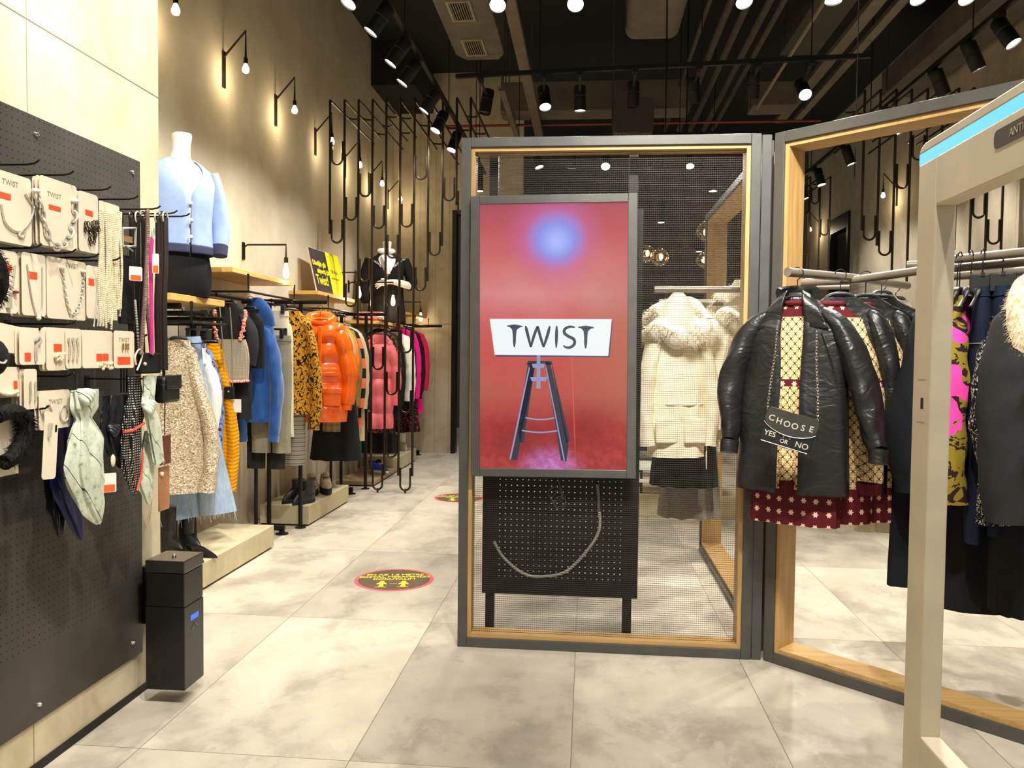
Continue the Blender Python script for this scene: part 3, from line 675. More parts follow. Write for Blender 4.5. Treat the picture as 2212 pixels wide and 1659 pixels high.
A = {0: [354, 524], 1: [475, 662], 2: [424, 608, 939], 3: [493, 798, 1058], 4: [557, 711, 852, 987], 5: [490, 761, 891, 1060], 6: [388, 627], 7: [551], 8: [434], 9: [463]}
E_ = [524, 662, 939, 1046, 1046, 1046, 1046, 627, 551, 463, 463]
tubes('tube_screen', 'dark bent tube screen with U bends before the left wall', lx, ya_, 4.01, {k: [max(zz(v), .03) for v in a] for k, a in A.items()}, [zz(v) + .09 for v in E_], (3, 5), 2.9, 4)
rx = [at(p, 450, y=ya_).x for p in (1862, 1896, 1930, 1963, 1997, 2030, 2064, 2097, 2131, 2165)]
zr = lambda py: at(2000, py, y=ya_).z
A = {0: [518], 1: [551], 2: [406], 3: [345], 4: [560], 5: [480], 6: [422], 7: [471], 8: [527]}
E_ = [518, 551, 640, 640, 600, 600, 560, 580, 600, 560]
tubes('tube_screen', 'dark bent tube screen in front of the right concrete wall', rx, ya_, 4.01, {**{k: [zr(v) for v in a] for k, a in A.items()}, 4: [.04]}, [.16 if i in (4, 5) else zr(v) + .09 for i, v in enumerate(E_)], (4,), 2.6, 9)
fx = [at(p, 480, y=12.0).x for p in (1706, 1727, 1748.5, 1770, 1792)]
zf = lambda py: at(1750, py, y=12.0).z
tubes('tube_screen', 'farthest bent tube screen seen just inside the angled frame', fx, 12.0, 4.05, {0: [zf(508)], 1: [zf(462), zf(551)], 2: [zf(440)], 3: [zf(508)]}, [zf(508), zf(620), zf(620), zf(620), 0.0], (), 1.6, 3)
# ================================================================ wall lamps and bare bulbs
M_BULB = emission('warm_bulb', (255, 214, 150), 11.0)
M_BULBC = emission('warm_white_bulb', (255, 236, 190), 12.0)
M_BRASS = paint('aged_brass_socket', (70, 52, 32), .4, .8)
def bulb_part(t, p, long=False, power=4.0, mat=None):
    p = Vector(p)
    sk_ = MB().lathe([(.008, .045), (.016, .04), (.017, 0), (.013, -.004)], p, (0, 0, 1), 12).make('socket', M_BRASS if long else M_BLACK, t)
    pr = [(.011, 0), (.013, -.015), (.021, -.05), (.026, -.08), (.024, -.105), (.014, -.122), (.001, -.126)] if long else [(.011, 0), (.016, -.012), (.026, -.035), (.027, -.05), (.02, -.066), (.001, -.074)]
    MB().lathe([(r, z - .004) for r, z in pr], p, (0, 0, 1), 14).make('bulb', mat or (M_BULB if long else M_BULBC), sk_, label='glowing bulb')
    glow('bulb_light', p + Vector((.0, 0, -.17 if long else -.11)), power)
def wall_lamp(y, label, xw=-2.82, s=1, z=0.0, power=5.0):
    t = thing('wall_lamp', label, 'wall lamp', (xw, y, 3.46 + z), group='bulb lamps high on the walls')
    MB().box(xw, xw + s * .012, y - .022, y + .022, 3.465 + z, 3.74 + z).make('back_plate', M_BRONZE, t, smooth=False)
    MB().tube([(xw + s * .01, y, 3.70 + z), (xw + s * .18, y, 3.89 + z), (xw + s * .18, y, 3.69 + z)], .009, 8).make('bent_arm', M_BLACK, t)
    bulb_part(t, (xw + s * .18, y, 3.645 + z), False, power)
for y, lab in ((4.95, 'nearest wall lamp with a bare bulb at the top edge beside the concrete pier'), (6.0, 'second left wall lamp, its back plate in full view'), (7.03, 'third left wall lamp, halfway to the tube screen'), (8.08, 'fourth left wall lamp touching the first upright of the tube screen'), (9.1, 'fifth left wall lamp seen between the tubes'), (10.1, 'sixth left wall lamp seen through the tubes'), (11.1, 'farthest left wall lamp behind the tubes')):
    wall_lamp(y, 'black ' + lab)
wall_lamp(11.1, 'black right wall lamp behind the tubes left of the security gate', 4.05, -1, .0)
wall_lamp(14.6, 'small far right wall lamp beyond the dark doorway', 4.05, -1, .1)

# ================================================================ platforms, racks, shelves of the left wall
M_PLAT = mat_concrete('platform_concrete', (202, 190, 156), (178, 165, 130), scale=2.0)
M_PLATW = mat_wood('weathered_wood', (120, 100, 74), (160, 138, 104), axis=1)
RX = -2.45                                     # rail runs parallel to the left wall
def platform(label, y0, y1, h=.167, mat=None, x1=-2.272):
    t = thing('display_platform', label, 'platform', ((-2.69 + x1) / 2, y0, 0))
    MB().box(-2.69, x1, y0, y1, .014, h).make('top_block', mat or M_PLAT, t, smooth=False, bev=.003)
    MB().box(-2.68, x1 - .02, y0 + .012, y1 - .012, 0, .0135).make('recessed_plinth', M_BLACK, t, smooth=False)
platform('long pale concrete platform nearest the camera, holding pointed black flats', 4.57, 5.645)
platform('pale concrete platform holding black ankle boots and chunky sneakers', 6.385, 7.49)
platform('low brown wooden platform holding a blue sneaker behind the bent tubes', 8.40, 9.5, .055, M_PLATW)
platform('farthest pale concrete platform beside the back wall panel', 9.52, 10.55, .172)
def rack(label, y0, y1, short=False):
    t = thing('clothes_rack', label, 'clothes rack', (-2.32, y0, 0), group='black wall racks on the left')
    r = .014; zt = 1.845
    for x in ((-2.6,) if short else (-2.32, -2.585)):
        po_ = MB().tube([(x, y0, .012), (x, y0, 1.70 if short else zt - .02)], .017, 10).make('post', M_BLACK, t)
        MB().lathe([(.045, 0), (.045, .008), (.02, .012)], (x, y0, 0), (0, 0, 1), 18).make('base_disc', M_BLACK, po_)
    MB().tube([(-2.81, y0, 1.70), (-2.4, y0, 1.70)] if short else [(-2.81, y0, zt), (-2.105, y0, zt)], .019, 10).make('top_bar', M_BLACK, t)
    if not short: MB().tube([(-2.585, y0, .56), (-2.32, y0, .56)], .011, 8).make('cross_bar', M_BLACK, t)
    else: MB().tube([(-2.5, 4.89, .169), (-2.5, 4.89, 1.69)], .02, 10).make('post', M_BLACK, t)
    MB().tube([(RX, y0 + (.56 if short else .02), zt - .035), (RX, y1, zt - .035)], r, 10).make('rail', M_BLACK, t)
    MB().tube([(-2.81, y0 + .56, zt - .035), (RX, y0 + .56, zt - .035)] if short else [(RX, y0 + .02, zt - .005), (RX, y0 + .02, zt - .035)], .01, 8).make('rail_bracket', M_BLACK, t)
    MB().tube([(-2.585, y1, .012), (-2.585, y1, zt - .035), (RX, y1, zt - .035)], .015, 8).make('rear_post', M_BLACK, t)
    sf_ = MB().tube([(-2.585, y1 + .015, .05), (-2.36, y1 + .015, .05)], .022, 10).make('stub_foot', M_BLACK, t)
    MB().lathe([(.05, 0), (.05, .008), (.022, .012), (.022, .03)], (-2.38, y1 + .015, 0), (0, 0, 1), 18).make('base_disc', M_BLACK, sf_)
    return t
rk1 = rack('black clothes rack nearest the camera, under the blue cardigan mannequin', 4.54, 6.06, True)
MB().tube([(-2.81, 4.60, 1.66), (-2.30, 4.60, 1.66)], .017, 10).lathe([(.022, 0), (.022, .03)], (-2.30, 4.60, 1.66), (1, 0, 0), 12).make('face_out_arm', M_BLACK, rk1)
rack('black clothes rack in the middle, holding the orange puffer jacket', 6.32, 7.91)
rk3 = rack('farthest black clothes rack, holding pink and magenta clothes', 8.25, 11.15)
MB().tube([(-2.81, 11.17, 1.83), (-2.05, 11.17, 1.83)], .019, 10).make('end_bar', M_BLACK, rk3)
def shelf(label, y0, y1, z, x1=-2.45, th=.035):
    t = thing('wall_shelf', label, 'shelf', ((-2.82 + x1) / 2, (y0 + y1) / 2, z - .2))
    MB().box(-2.82, x1, y0, y1, z - th, z).make('oak_board', M_SHELF, t, smooth=False, bev=.003)
    for yy in (y0 + .12, y1 - .12):
        MB().tube([(-2.815, yy, z - .16), (x1 + .06, yy, z - .16), (x1 + .06, yy, z - th)], .009, 6).make('bracket', M_BLACK, t)
    MB().tube([(x1 + .06, y0 + .12, z - .16), (x1 + .06, y1 - .12, z - .16)], .009, 6).make('front_bar', M_BLACK, t)
    return t
shelf('thick honey oak shelf carrying the blue cardigan mannequin', 4.36, 5.04, 1.765, -2.36, .04)
shelf('honey oak shelf with a hanging bulb at its far end', 5.35, 6.48, 2.02)
shelf('honey oak shelf carrying the black and yellow sign board', 7.36, 8.72, 2.02, -2.535)
shelf('lower honey oak shelf with a folded pink garment', 8.75, 9.95, 1.80, -2.32)
shelf('far oak shelf under the last hanging bulb', 10.3, 11.42, 1.98, -2.33)
def shelf_lamp(label, y, x1, z):
    t = thing('shelf_lamp', label, 'lamp', (-2.78, y, 2.0), group='long bulbs over the shelves')
    MB().box(-2.82, -2.808, y - .02, y + .02, z - .12, z + .02).make('back_plate', M_BLACK, t, smooth=False)
    MB().tube([(-2.81, y, z - .02), (-2.78, y, z), (x1, y, z), (x1, y, z - .1)], .0075, 8).make('bent_rod', M_BLACK, t)
    bulb_part(t, (x1, y, z - .145), True, 3.0)
shelf_lamp('long glowing bulb on a bent rod over the first oak shelf', 6.35, -2.455, 2.31)
shelf_lamp('long glowing bulb right of the black and yellow sign', 8.42, -2.45, 2.30)
shelf_lamp('long glowing bulb in front of the black jacket mannequin', 9.25, -2.28, 2.27)
shelf_lamp('farthest long glowing bulb over the last oak shelf', 11.2, -2.36, 2.17)

# ================================================================ sign board on the shelf
t = thing('printed_sign_board', 'black and yellow printed board leaning on the oak shelf', 'sign', (-2.6, 7.9, 2.021))
p00, p10 = Vector((-2.61, 7.56, 2.0215)), Vector((-2.56, 8.36, 2.0215))
uu = (p10 - p00); Lb = uu.length; uu.normalize()
nn = Vector((uu.y, -uu.x, 0)); up = (Vector((0, 0, 1)) * .975 - nn * .22).normalized(); nrm = uu.cross(up)
Mb = basis(p00 + up * 0.002, uu, up, nrm)
Hb = .45
MB().prism([(0, 0), (Lb, 0), (Lb, Hb - .02), (Lb - .02, Hb), (0, Hb)], -.012, 0, Mb).make('board', paint('board_edge', (226, 212, 190), .6), t, smooth=False)
MB().box(.004, .42, .004, Hb - .004, .0002, .001, Mb).make('black_print', paint('print_black', (58, 50, 52), .45, var=.25, scale=5), t, smooth=False)
MB().prism([(.42, .002), (Lb - .001, .002), (Lb - .001, Hb - .022), (Lb - .022, Hb - .002), (.42, Hb - .002)], .0002, .001, Mb).make('yellow_print', paint('print_yellow', (246, 232, 34), .45, var=.02), t, smooth=False)
tx = MB()
for s_, x, y, z in (('Dilediğin gibi', .2, .30, .068), ('alışveriş için', .27, .225, .068), ('Twist!', .2, .13, .135)): tx.text(s_, z, Mb @ Matrix.Translation((x, y, .0014)), .0003, .002, .9)
tx.make('yellow_lettering', paint('print_yellow', 0), t, smooth=False)
tx = MB()
for s_, x, y, z in (('7/24 Açık.', .56, .25, .055), ('www.twist.com.tr', .565, .18, .03)): tx.text(s_, z, Mb @ Matrix.Translation((x, y, .0014)), .0003, .0005)
tx.make('dark_lettering', paint('print_black', 0), t, smooth=False)
MB().bar(p00 + uu * .35 + up * .3 - nrm * .014, p00 + uu * .35 - nrm * .16 + Vector((0, 0, .002)), .05, .006).make('easel_back', paint('board_edge', 0), t, smooth=False)

# ================================================================ mannequins
M_SKIN = paint('mannequin_white', (246, 242, 236), .45, var=.02)
def rings(spec, n=36, e=2.2):
    out = []
    zs = [q[0] for q in spec]
    K = 4
    P = smooth_path([Vector((q[1], q[2], q[0])) for q in spec], K); O = smooth_path([Vector((q[3] if len(q) > 3 else 0, q[4] if len(q) > 4 else 0, 0)) for q in spec], K)
    for p, o in zip(P, O):
        ring = []
        for k in range(n):
            a = 2 * PI * k / n; c, s_ = math.cos(a), math.sin(a)
            ring.append(Vector((o.x + p.x * math.copysign(abs(c) ** (2 / e), c), o.y + p.y * math.copysign(abs(s_) ** (2 / e), s_), p.z)))
        out.append(ring)
    return out
TORSO = [(0, .165, .10), (.10, .175, .115), (.22, .155, .10), (.36, .125, .085), (.50, .15, .10, 0, -.01), (.62, .17, .105, 0, -.01), (.72, .185, .085), (.78, .16, .07), (.815, .085, .06, 0, .005), (.84, .058, .058, 0, .0), (.90, .05, .055, 0, -.012), (.955, .055, .06, 0, -.02), (.975, .052, .058, 0, -.022)]
def shell(spec, gap, n=44, e=2.2, extra=0.0):
    """open fronted garment shell: gap(z) is the half width of the opening at the front (-y)"""
    rs = []
    for q in rings(spec, 4, e): pass
    P = smooth_path([Vector((q[1], q[2], q[0])) for q in spec], 4); O = smooth_path([Vector((q[3] if len(q) > 3 else 0, q[4] if len(q) > 4 else 0, 0)) for q in spec], 4)
    for p, o in zip(P, O):
        g = gap(p.z); ring = []
        for k in range(n + 1):
            a0 = -PI / 2 + g; a = a0 + (2 * PI - 2 * g) * k / n
            c, s_ = math.cos(a), math.sin(a); f = 1 + extra * nz(c * 2.5, s_ * 2.5, p.z * 3.5)
            ring.append(Vector((o.x + f * p.x * math.copysign(abs(c) ** (2 / e), c), o.y + f * p.y * math.copysign(abs(s_) ** (2 / e), s_), p.z)))
        rs.append(ring)
    return rs
def limb(pts, rs, seed=0, wr=.06, flat=1.0, n=14, k=6):
    """a tapering sleeve or arm with soft diagonal folds"""
    P = smooth_path(pts, k); m = len(P) - 1; px = None; RG = []; s_ = 0.0
    for i, p in enumerate(P):
        u_ = i / m * (len(rs) - 1); j = min(int(u_), len(rs) - 2); r = rs[j] + (rs[j + 1] - rs[j]) * (u_ - j)
        d = (P[min(i + 1, m)] - P[max(i - 1, 0)]).normalized()
        if i: s_ += (p - P[i - 1]).length
        if px is None: x, y, _ = frame_z(d)
        else: x = (px - d * px.dot(d)).normalized(); y = d.cross(x)
        px = x
        RG.append([p + x * (r * math.cos(a) * q) + y * (r * flat * math.sin(a) * q) for a in [2 * PI * t / n for t in range(n)] for q in [1 + wr * 2.2 * nz(math.cos(a) * 1.1, math.sin(a) * 1.1, s_ * 11 + math.cos(a), seed)]])
    return MB().loft(RG)
M_CARD = fabric('powder_blue_knit', (158, 180, 222), .9, .07, weave=500)
M_NAVY = fabric('navy_rib_knit', (62, 66, 92), .9, .1, weave=300)
M_BLKF = fabric('black_cloth', (22, 21, 22), .88, .2)
t = thing('mannequin', 'white headless mannequin in a powder blue cardigan and black trousers on an oak shelf', 'mannequin', (-2.47, 4.68, 1.7655), math.radians(52), world=False)
MB().loft(rings(TORSO)).make('body', M_SKIN, t)
tr = [(0, .17, .108), (.05, .182, .12), (.12, .187, .125), (.2, .178, .115), (.3, .16, .105)]
MB().loft(rings(tr)).make('trousers', M_BLKF, t)
cd = [(.30, .19, .13), (.36, .185, .125), (.46, .18, .12, 0, -.005), (.58, .187, .122, 0, -.01), (.68, .2, .11, 0, -.008), (.75, .195, .092), (.8, .13, .078), (.825, .085, .068, 0, .01)]
MB().loft(shell(cd, lambda z: .03 if z < .6 else .03 + (z - .6) * 3.2, extra=.04), closed=False).make('cardigan', M_CARD, t, thick=.006)
MB().loft(shell([(.255, .196, .136), (.305, .193, .133)], lambda z: .02), closed=False).make('hem_band', M_NAVY, t, thick=.008)
for s_ in (-1, 1):
    limb([(s_ * .18, 0, .765), (s_ * .225, -.0, .62), (s_ * .245, -.02, .45), (s_ * .225, -.05, .32)], [.058, .06, .056, .05], s_, .04).make('sleeve', M_CARD, t)
    limb([(s_ * .225, -.05, .325), (s_ * .217, -.062, .262)], [.051, .047], 0, 0).make('cuff', M_NAVY, t)
for z in (.35, .45, .55): MB().ball((.004, -.136 if z < .5 else -.135, z), .011, .005, .011, 10).make('button', paint('pearl_button', (220, 222, 230), .3), t)
t = thing('mannequin', 'white headless mannequin in a black jacket with sequined shoulders, one arm bent', 'mannequin', (-2.42, 9.5, 1.8005), math.radians(18), world=False)
MB().loft(rings(TORSO)).make('body', M_SKIN, t)
jk = [(0.0, .225, .15), (.15, .218, .145), (.36, .198, .13), (.55, .197, .128, 0, -.008), (.68, .212, .112, 0, -.006), (.76, .195, .092), (.80, .14, .082), (.845, .082, .075, 0, .012)]
MB().loft(shell(jk, lambda z: .02 if z < .55 else .02 + (z - .55) * 2.4, extra=.05), closed=False).make('jacket', M_BLKF, t, thick=.008)
M_SEQ = NM('silver_sequins', .25, .6); M_SEQ.color(M_SEQ.ramp(M_SEQ.voro(M_SEQ.oc(), 90, 'Color'), [(.3, (30, 30, 30)), (.5, (220, 220, 214)), (.6, (60, 60, 60)), (.8, (250, 250, 246))])); M_SEQ = M_SEQ.m
for s_ in (-1, 1):
    limb([(s_ * .205, .0, .775), (s_ * .13, -.085, .72), (s_ * .07, -.118, .66)], [.02, .026, .014], 0, 0, .6).make('sequin_trim', M_SEQ, t)
limb([(-.2, .0, .765), (-.25, .02, .6), (-.27, .0, .42), (-.25, -.05, .25)], [.064, .066, .06, .055], 1, .06).make('jacket_sleeve', M_BLKF, t)
limb([(.2, .0, .765), (.265, .02, .62), (.30, -.02, .49), (.25, -.085, .45)], [.064, .068, .066, .058], 2, .06).make('jacket_sleeve', M_BLKF, t)
arm = limb([(.27, -.07, .45), (.16, -.15, .47), (.05, -.18, .485), (-.02, -.185, .475)], [.043, .042, .03, .024], 0, 0)
arm.ball((-.045, -.188, .465), .042, .016, .036, 12)
for k, (dz, L) in enumerate(((.022, .07), (.006, .08), (-.01, .078), (-.026, .06))):
    arm.tube(smooth_path([(-.07, -.19, .468 + dz), (-.07 - L * .55, -.196, .455 + dz * 1.2), (-.07 - L, -.19, .43 + dz * 1.3)], 3), [.0095] * 4 + [.009, .008, .006], 8)
arm.tube(smooth_path([(-.02, -.195, .495), (-.05, -.21, .51), (-.08, -.215, .505)], 3), .0105, 8)
arm.make('bent_arm_with_hand', M_SKIN, t)
sc_ = limb([(-.05, -.06, .80), (-.005, -.13, .7), (.01, -.14, .58)], [.03, .034, .03], 0, .03, .5); sc_.make('white_neck_scarf', fabric('white_silk', (246, 244, 238), .5), t)
for s_ in (-1, 1): MB().ball((s_ * .055 - .01, -.05, .86), .055, .03, .035, 12).make('white_collar', fabric('white_silk', 0), t)
MB().ball((.03, -.135, .5), .012, .006, .012, 10).make('button', M_CHROME, t)
# ================================================================ clothes: materials
def m_denim(name, col, light):
    q = NM(name, .85, spec=.2); v = q.oc()
    n = q.noise(v, 5, 4); w = q.noise(q.vmul(v, (1, 1, .08)), 260, 2); s_ = q.noise(q.vmul(v, (1, 1, .25)), 14, 4)
    q.color(q.ramp(q.math('MULTIPLY_ADD', w, .3, q.math('MULTIPLY_ADD', s_, .35, q.math('MULTIPLY', n, .35))), [(.36, col), (.62, light)])); q.bump(w, .3, .001); return q.m
def m_stripes(name, cols, axis=2, period=.1, soft=False, rough=.88, off=0.0):
    q = NM(name, rough, spec=.2); c3 = q.xyz(); f = q.math('FRACT', q.math('DIVIDE', q.math('ADD', c3[axis], 10.0 * period + off), period))
    k = len(cols); q.color(q.ramp(f, [(i / k, c) for i, c in enumerate(cols)], 'LINEAR' if soft else 'CONSTANT')); q.bump(q.noise(q.oc(), 300, 2), .25, .001); return q.m
def m_check(name, a, b, period=.012):
    q = NM(name, .88, spec=.2); c3 = q.xyz()
    def ln(x): return q.math('LESS_THAN', q.math('FRACT', q.math('DIVIDE', q.math('ADD', x, 20 * period), period)), .38)
    f = q.math('MULTIPLY', q.math('ADD', ln(c3[0]), ln(c3[2])), .5)
    q.color(q.mix(f, b, a)); return q.m
def m_blotch(name, base, ink, scale=22.0, thr=.54, stretch=(1, 1, .7), third=None):
    q = NM(name, .85, spec=.2); v = q.oc()
    n = q.noise(q.vmul(v, stretch), scale, 2.5, .6, dist=2.4)
    c = q.ramp(n, [(0, base), (thr, ink)], 'CONSTANT')
    if third:
        m2 = q.noise(q.vmul(v, stretch), scale * .55, 1.5, .5, dist=.8); c = q.mix(q.math('GREATER_THAN', m2, third[1]), c, third[0])
    q.color(c); q.bump(q.noise(v, 350, 2), .25, .001); return q.m
def m_tweed():
    q = NM('sequin_tweed', .6, .1); v = q.vmul(q.oc(), (1, 1, 1.9))
    c = q.ramp(q.n('SeparateColor', {0: q.voro(v, 150, 'Color')}).outputs[0], [(0, (120, 98, 66)), (.12, (182, 158, 120)), (.5, (206, 188, 152)), (.75, (236, 226, 204)), (.93, (255, 250, 236))], 'CONSTANT')
    q.color(c); q.rough(q.math('MULTIPLY_ADD', q.noise(v, 60, 1), .7, .1)); q.bump(q.voro(v, 150), .8, .006); return q.m
def m_cable(name, col):
    q = NM(name, .9, spec=.15); v = q.oc(); c3 = q.xyz(v)
    w = q.math('SINE', q.math('MULTIPLY_ADD', c3[2], 250.0, q.math('MULTIPLY', q.math('SINE', q.math('MULTIPLY', c3[0], 60.0)), 1.2)))
    n = q.noise(v, 200, 2)
    q.color(q.ramp(q.math('MULTIPLY_ADD', w, .05, q.math('MULTIPLY', n, 1.0)), [(.25, dk(col, .82)), (.7, dk(col, 1.1))])); q.bump(q.math('MULTIPLY_ADD', n, .4, w), .35, .004); return q.m
def m_fur(name, a, b):
    q = NM(name, .9, spec=.1); v = q.oc(); n = q.noise(v, 60, 3); q.color(q.ramp(n, [(.3, a), (.7, b)])); return q.m
def m_print():
    """cream lattice cloth with wine red flower borders"""
    q = NM('lattice_print', .75, spec=.25); x, y, z = q.xyz(); k = 2 * PI / .036
    u = q.math('MULTIPLY', x, k); w = q.math('MULTIPLY', z, k * .85)
    f = q.math('ABSOLUTE', q.math('ADD', q.math('COSINE', u), q.math('COSINE', w)))
    g = q.math('ABSOLUTE', q.math('SUBTRACT', q.math('ABSOLUTE', q.math('MULTIPLY', q.math('SINE', u), q.math('SINE', w))), .62))
    ink = q.math('MAXIMUM', q.math('LESS_THAN', f, .20), q.math('LESS_THAN', g, .09))
    c = q.mix(ink, (228, 196, 138), (52, 30, 22))
    k2 = 2 * PI / .05
    fl = q.math('ADD', q.math('COSINE', q.math('MULTIPLY', x, k2)), q.math('COSINE', q.math('MULTIPLY', z, k2 * .9)))
    pet = q.math('COSINE', q.math('MULTIPLY', q.math('ADD', q.math('ARCTAN2', q.math('SINE', q.math('MULTIPLY', z, k2 * .45)), q.math('SINE', q.math('MULTIPLY', x, k2 * .5))), 0.0), 6.0))
    flower = q.math('GREATER_THAN', q.math('MULTIPLY_ADD', pet, .3, fl), 1.35)
    wine = q.mix(flower, (84, 14, 22), (224, 184, 158))
    band = q.math('MAXIMUM', q.math('LESS_THAN', z, .155), q.math('MAXIMUM', q.math('MULTIPLY', q.math('GREATER_THAN', z, .60), q.math('LESS_THAN', z, .63)), q.math('GREATER_THAN', z, .90)))
    q.color(q.mix(band, c, wine)); return q.m
K = {}
K['tweed'] = m_tweed()
K['lightdenim'] = m_denim('light_denim', (112, 136, 168), (176, 196, 216))
K['darkdenim'] = m_denim('dark_denim', (13, 18, 31), (30, 40, 63))
K['mustard'] = m_cable('mustard_cable_knit', (224, 150, 18))
K['bluefleece'] = fabric('blue_fleece', (38, 82, 148), .92, .14, sheen=.3)
K['cream'] = fabric('cream_wool', (226, 216, 188), .9, .08)
K['whitec'] = fabric('white_cotton', (240, 236, 224), .85, .05)
K['black'] = M_BLKF
K['blacknavy'] = fabric('ink_black_cloth', (18, 21, 26), .88, .2)
K['stone'] = fabric('stone_twill', (150, 144, 122), .88, .1)
K['greyplaid'] = m_stripes('grey_fine_stripe', [(150, 144, 128), (96, 92, 82), (150, 144, 128), (132, 126, 112)], 2, .034)
K['floral'] = m_blotch('mustard_black_floral', (206, 146, 44), (26, 20, 16), 26, .535)
K['orangepuff'] = shiny('orange_nylon', (255, 104, 8), .22, .2, 20, .5)
K['orange'] = fabric('orange_jersey', (250, 132, 34), .85, .06)
K['greytee'] = fabric('grey_jersey', (172, 166, 156), .88, .1)
K['olive'] = fabric('olive_cotton', (128, 112, 60), .85, .12)
K['stripeor'] = m_stripes('coral_black_stripe', [(238, 106, 70), (24, 22, 22)], 2, .19)
K['beige'] = fabric('beige_gabardine', (190, 172, 136), .85, .08)
K['plaid'] = m_check('brown_plaid', (120, 104, 76), (150, 134, 100), .05)
K['pinkpuff'] = shiny('pink_nylon', (244, 116, 124), .45, .15, 18)
K['brownprint'] = m_blotch('brown_leaf_print', (44, 34, 28), (176, 104, 80), 30, .56)
K['magenta'] = fabric('magenta_cloth', (240, 22, 138), .8, .08)
K['redpink'] = fabric('crimson_cloth', (214, 24, 82), .8, .1)
K['rosedark'] = m_blotch('black_rose_print', (22, 18, 20), (190, 70, 96), 34, .60)
K['green'] = fabric('forest_green_cloth', (22, 84, 52), .85, .12)
K['bluepat'] = m_blotch('blue_paisley', (116, 142, 196), (44, 50, 78), 22, .57)
K['checktank'] = m_check('small_grey_check', (116, 104, 86), (172, 160, 136), .008)
K['coral'] = m_blotch('coral_ruffle', (226, 86, 78), (246, 226, 196), 60, .52)
K['blackknit'] = fabric('black_knit', (34, 33, 34), .92, .2, weave=200)
q = NM('black_leather', .4, spec=.5); v = q.oc(); n_ = q.noise(q.vmul(v, (1, 1, 1.6)), 10, 3, .5, dist=1.6); q.color(q.ramp(n_, [(.3, (22, 22, 21)), (.7, (30, 30, 29))])); q.bump(n_, .55, .012); K['leather'] = q.m
K['leatherin'] = fabric('coat_lining', (128, 118, 98), .8)
K['print'] = m_print()
K['parka'] = shiny('cream_parka_shell', (240, 230, 200), .55, .3, 12)
K['ivoryfur'] = m_fur('ivory_fur', (232, 220, 190), (255, 250, 236))
K['hexfur'] = m_fur('blond_fur', (178, 150, 104), (244, 232, 206))
K['pinkolive'] = m_blotch('olive_brown_patch', (142, 122, 40), (46, 28, 30), 9, .52, (1, 1, 1), ((242, 74, 168), .545))
K['charcoal'] = fabric('charcoal_wool', (40, 40, 40), .92, .15)
K['embro'] = m_blotch('white_embroidery', (16, 16, 18), (222, 218, 204), 60, .58)
K['greyskirt'] = fabric('grey_tulle', (120, 116, 108), .85, .1)
K['hanger'] = paint('hanger_black', (24, 23, 23), .45, var=.1)

# ================================================================ clothes: builders
def lerp(tab, t):
    for i in range(len(tab) - 1):
        if t <= tab[i + 1][0]:
            a, b = tab[i], tab[i + 1]; f = (t - a[0]) / max(1e-6, b[0] - a[0]); return a[1] + (b[1] - a[1]) * f
    return tab[-1][1]
def cloth_rings(L, prof, dprof, N=44, nr=30, fold=.0, fk=9, seed=0, puff=0, e=2.3, gap=None, z0=0.0, sag=.0):
    out = []
    for i in range(nr + 1):
        t = i / nr; w = lerp(prof, t); d = lerp(dprof, t); z = z0 + L * t
        if puff:
            q = abs(math.sin(PI * (z - z0) / puff + .25)) ** .5; w *= .955 + .06 * q; d *= .72 + .42 * q
        fa = fold * (1 - t) ** 1.1
        g = gap(t) if gap else 0
        ring = []
        for k in range(N + (1 if gap else 0)):
            a = (-PI / 2 + g + (2 * PI - 2 * g) * k / N) if gap else 2 * PI * k / N
            c, s_ = math.cos(a), math.sin(a)
            f = 1 + fa * math.sin(fk * a + seed * 1.7 + 1.4 * math.sin(3 * t + seed)) + .035 * nz(c * 2, s_ * 2, z * 5, seed)
            x = w * math.copysign(abs(c) ** (2 / e), c) * (1 + .25 * fa * math.sin(fk * a + seed))
            y = d * math.copysign(abs(s_) ** (2 / e), s_) * f + .012 * nz(x * 7, seed, z * 4, seed + 2)
            ring.append(Vector((x, y, z + (sag * fa * math.sin(fk * a + seed) if i == 0 else 0))))
        out.append(ring)
    return out
def garment_root(name, label, cat, cx, cy, z0, yaw, group): return thing(name, label, cat, (cx, cy, z0), yaw, group, world=False)
def hanger(short, cx, cy, ztop, zrail, yaw, w=.2, group='black clothes hangers', letters=False, bar=True):
    """wire hook over the rail and sloping black shoulders"""
    t = thing('clothes_hanger', f'black clothes hanger holding {short}', 'hanger', (cx, cy, ztop), yaw, group, world=False)
    h = zrail - ztop
    pts = [(0, 0, .0), (0, 0, h - .03)] + arc((.0, 0, h + .0), .024, -PI / 2, PI * .95, 10)[1:]
    MB().tube(pts, .0026, 6).make('wire_hook', M_BLACK if not letters else paint('hook_steel', (60, 56, 50), .3, .8), t)
    if bar:
        MB().tube(smooth_path([(-w, 0, -.075), (-w * .55, 0, -.035), (-.04, 0, .0), (0, 0, .006), (.04, 0, .0), (w * .55, 0, -.035), (w, 0, -.075)], 4), [.008] * 6 + [.016] * 13 + [.008] * 6, 8, flat=.6).make('shoulder_bar', K['hanger'], t)
    if letters:
        MB().box(-.035, .035, -.012, .012, -.03, .022).make('neck_block', K['hanger'], t, bev=.008)
        MB().text('TWIST', .016, basis((0, -.0128, -.002), (1, 0, 0), (0, 0, 1), (0, -1, 0)), .0003).make('hanger_lettering', paint('hanger_white', (230, 226, 214), .5), t, smooth=False)
    return t
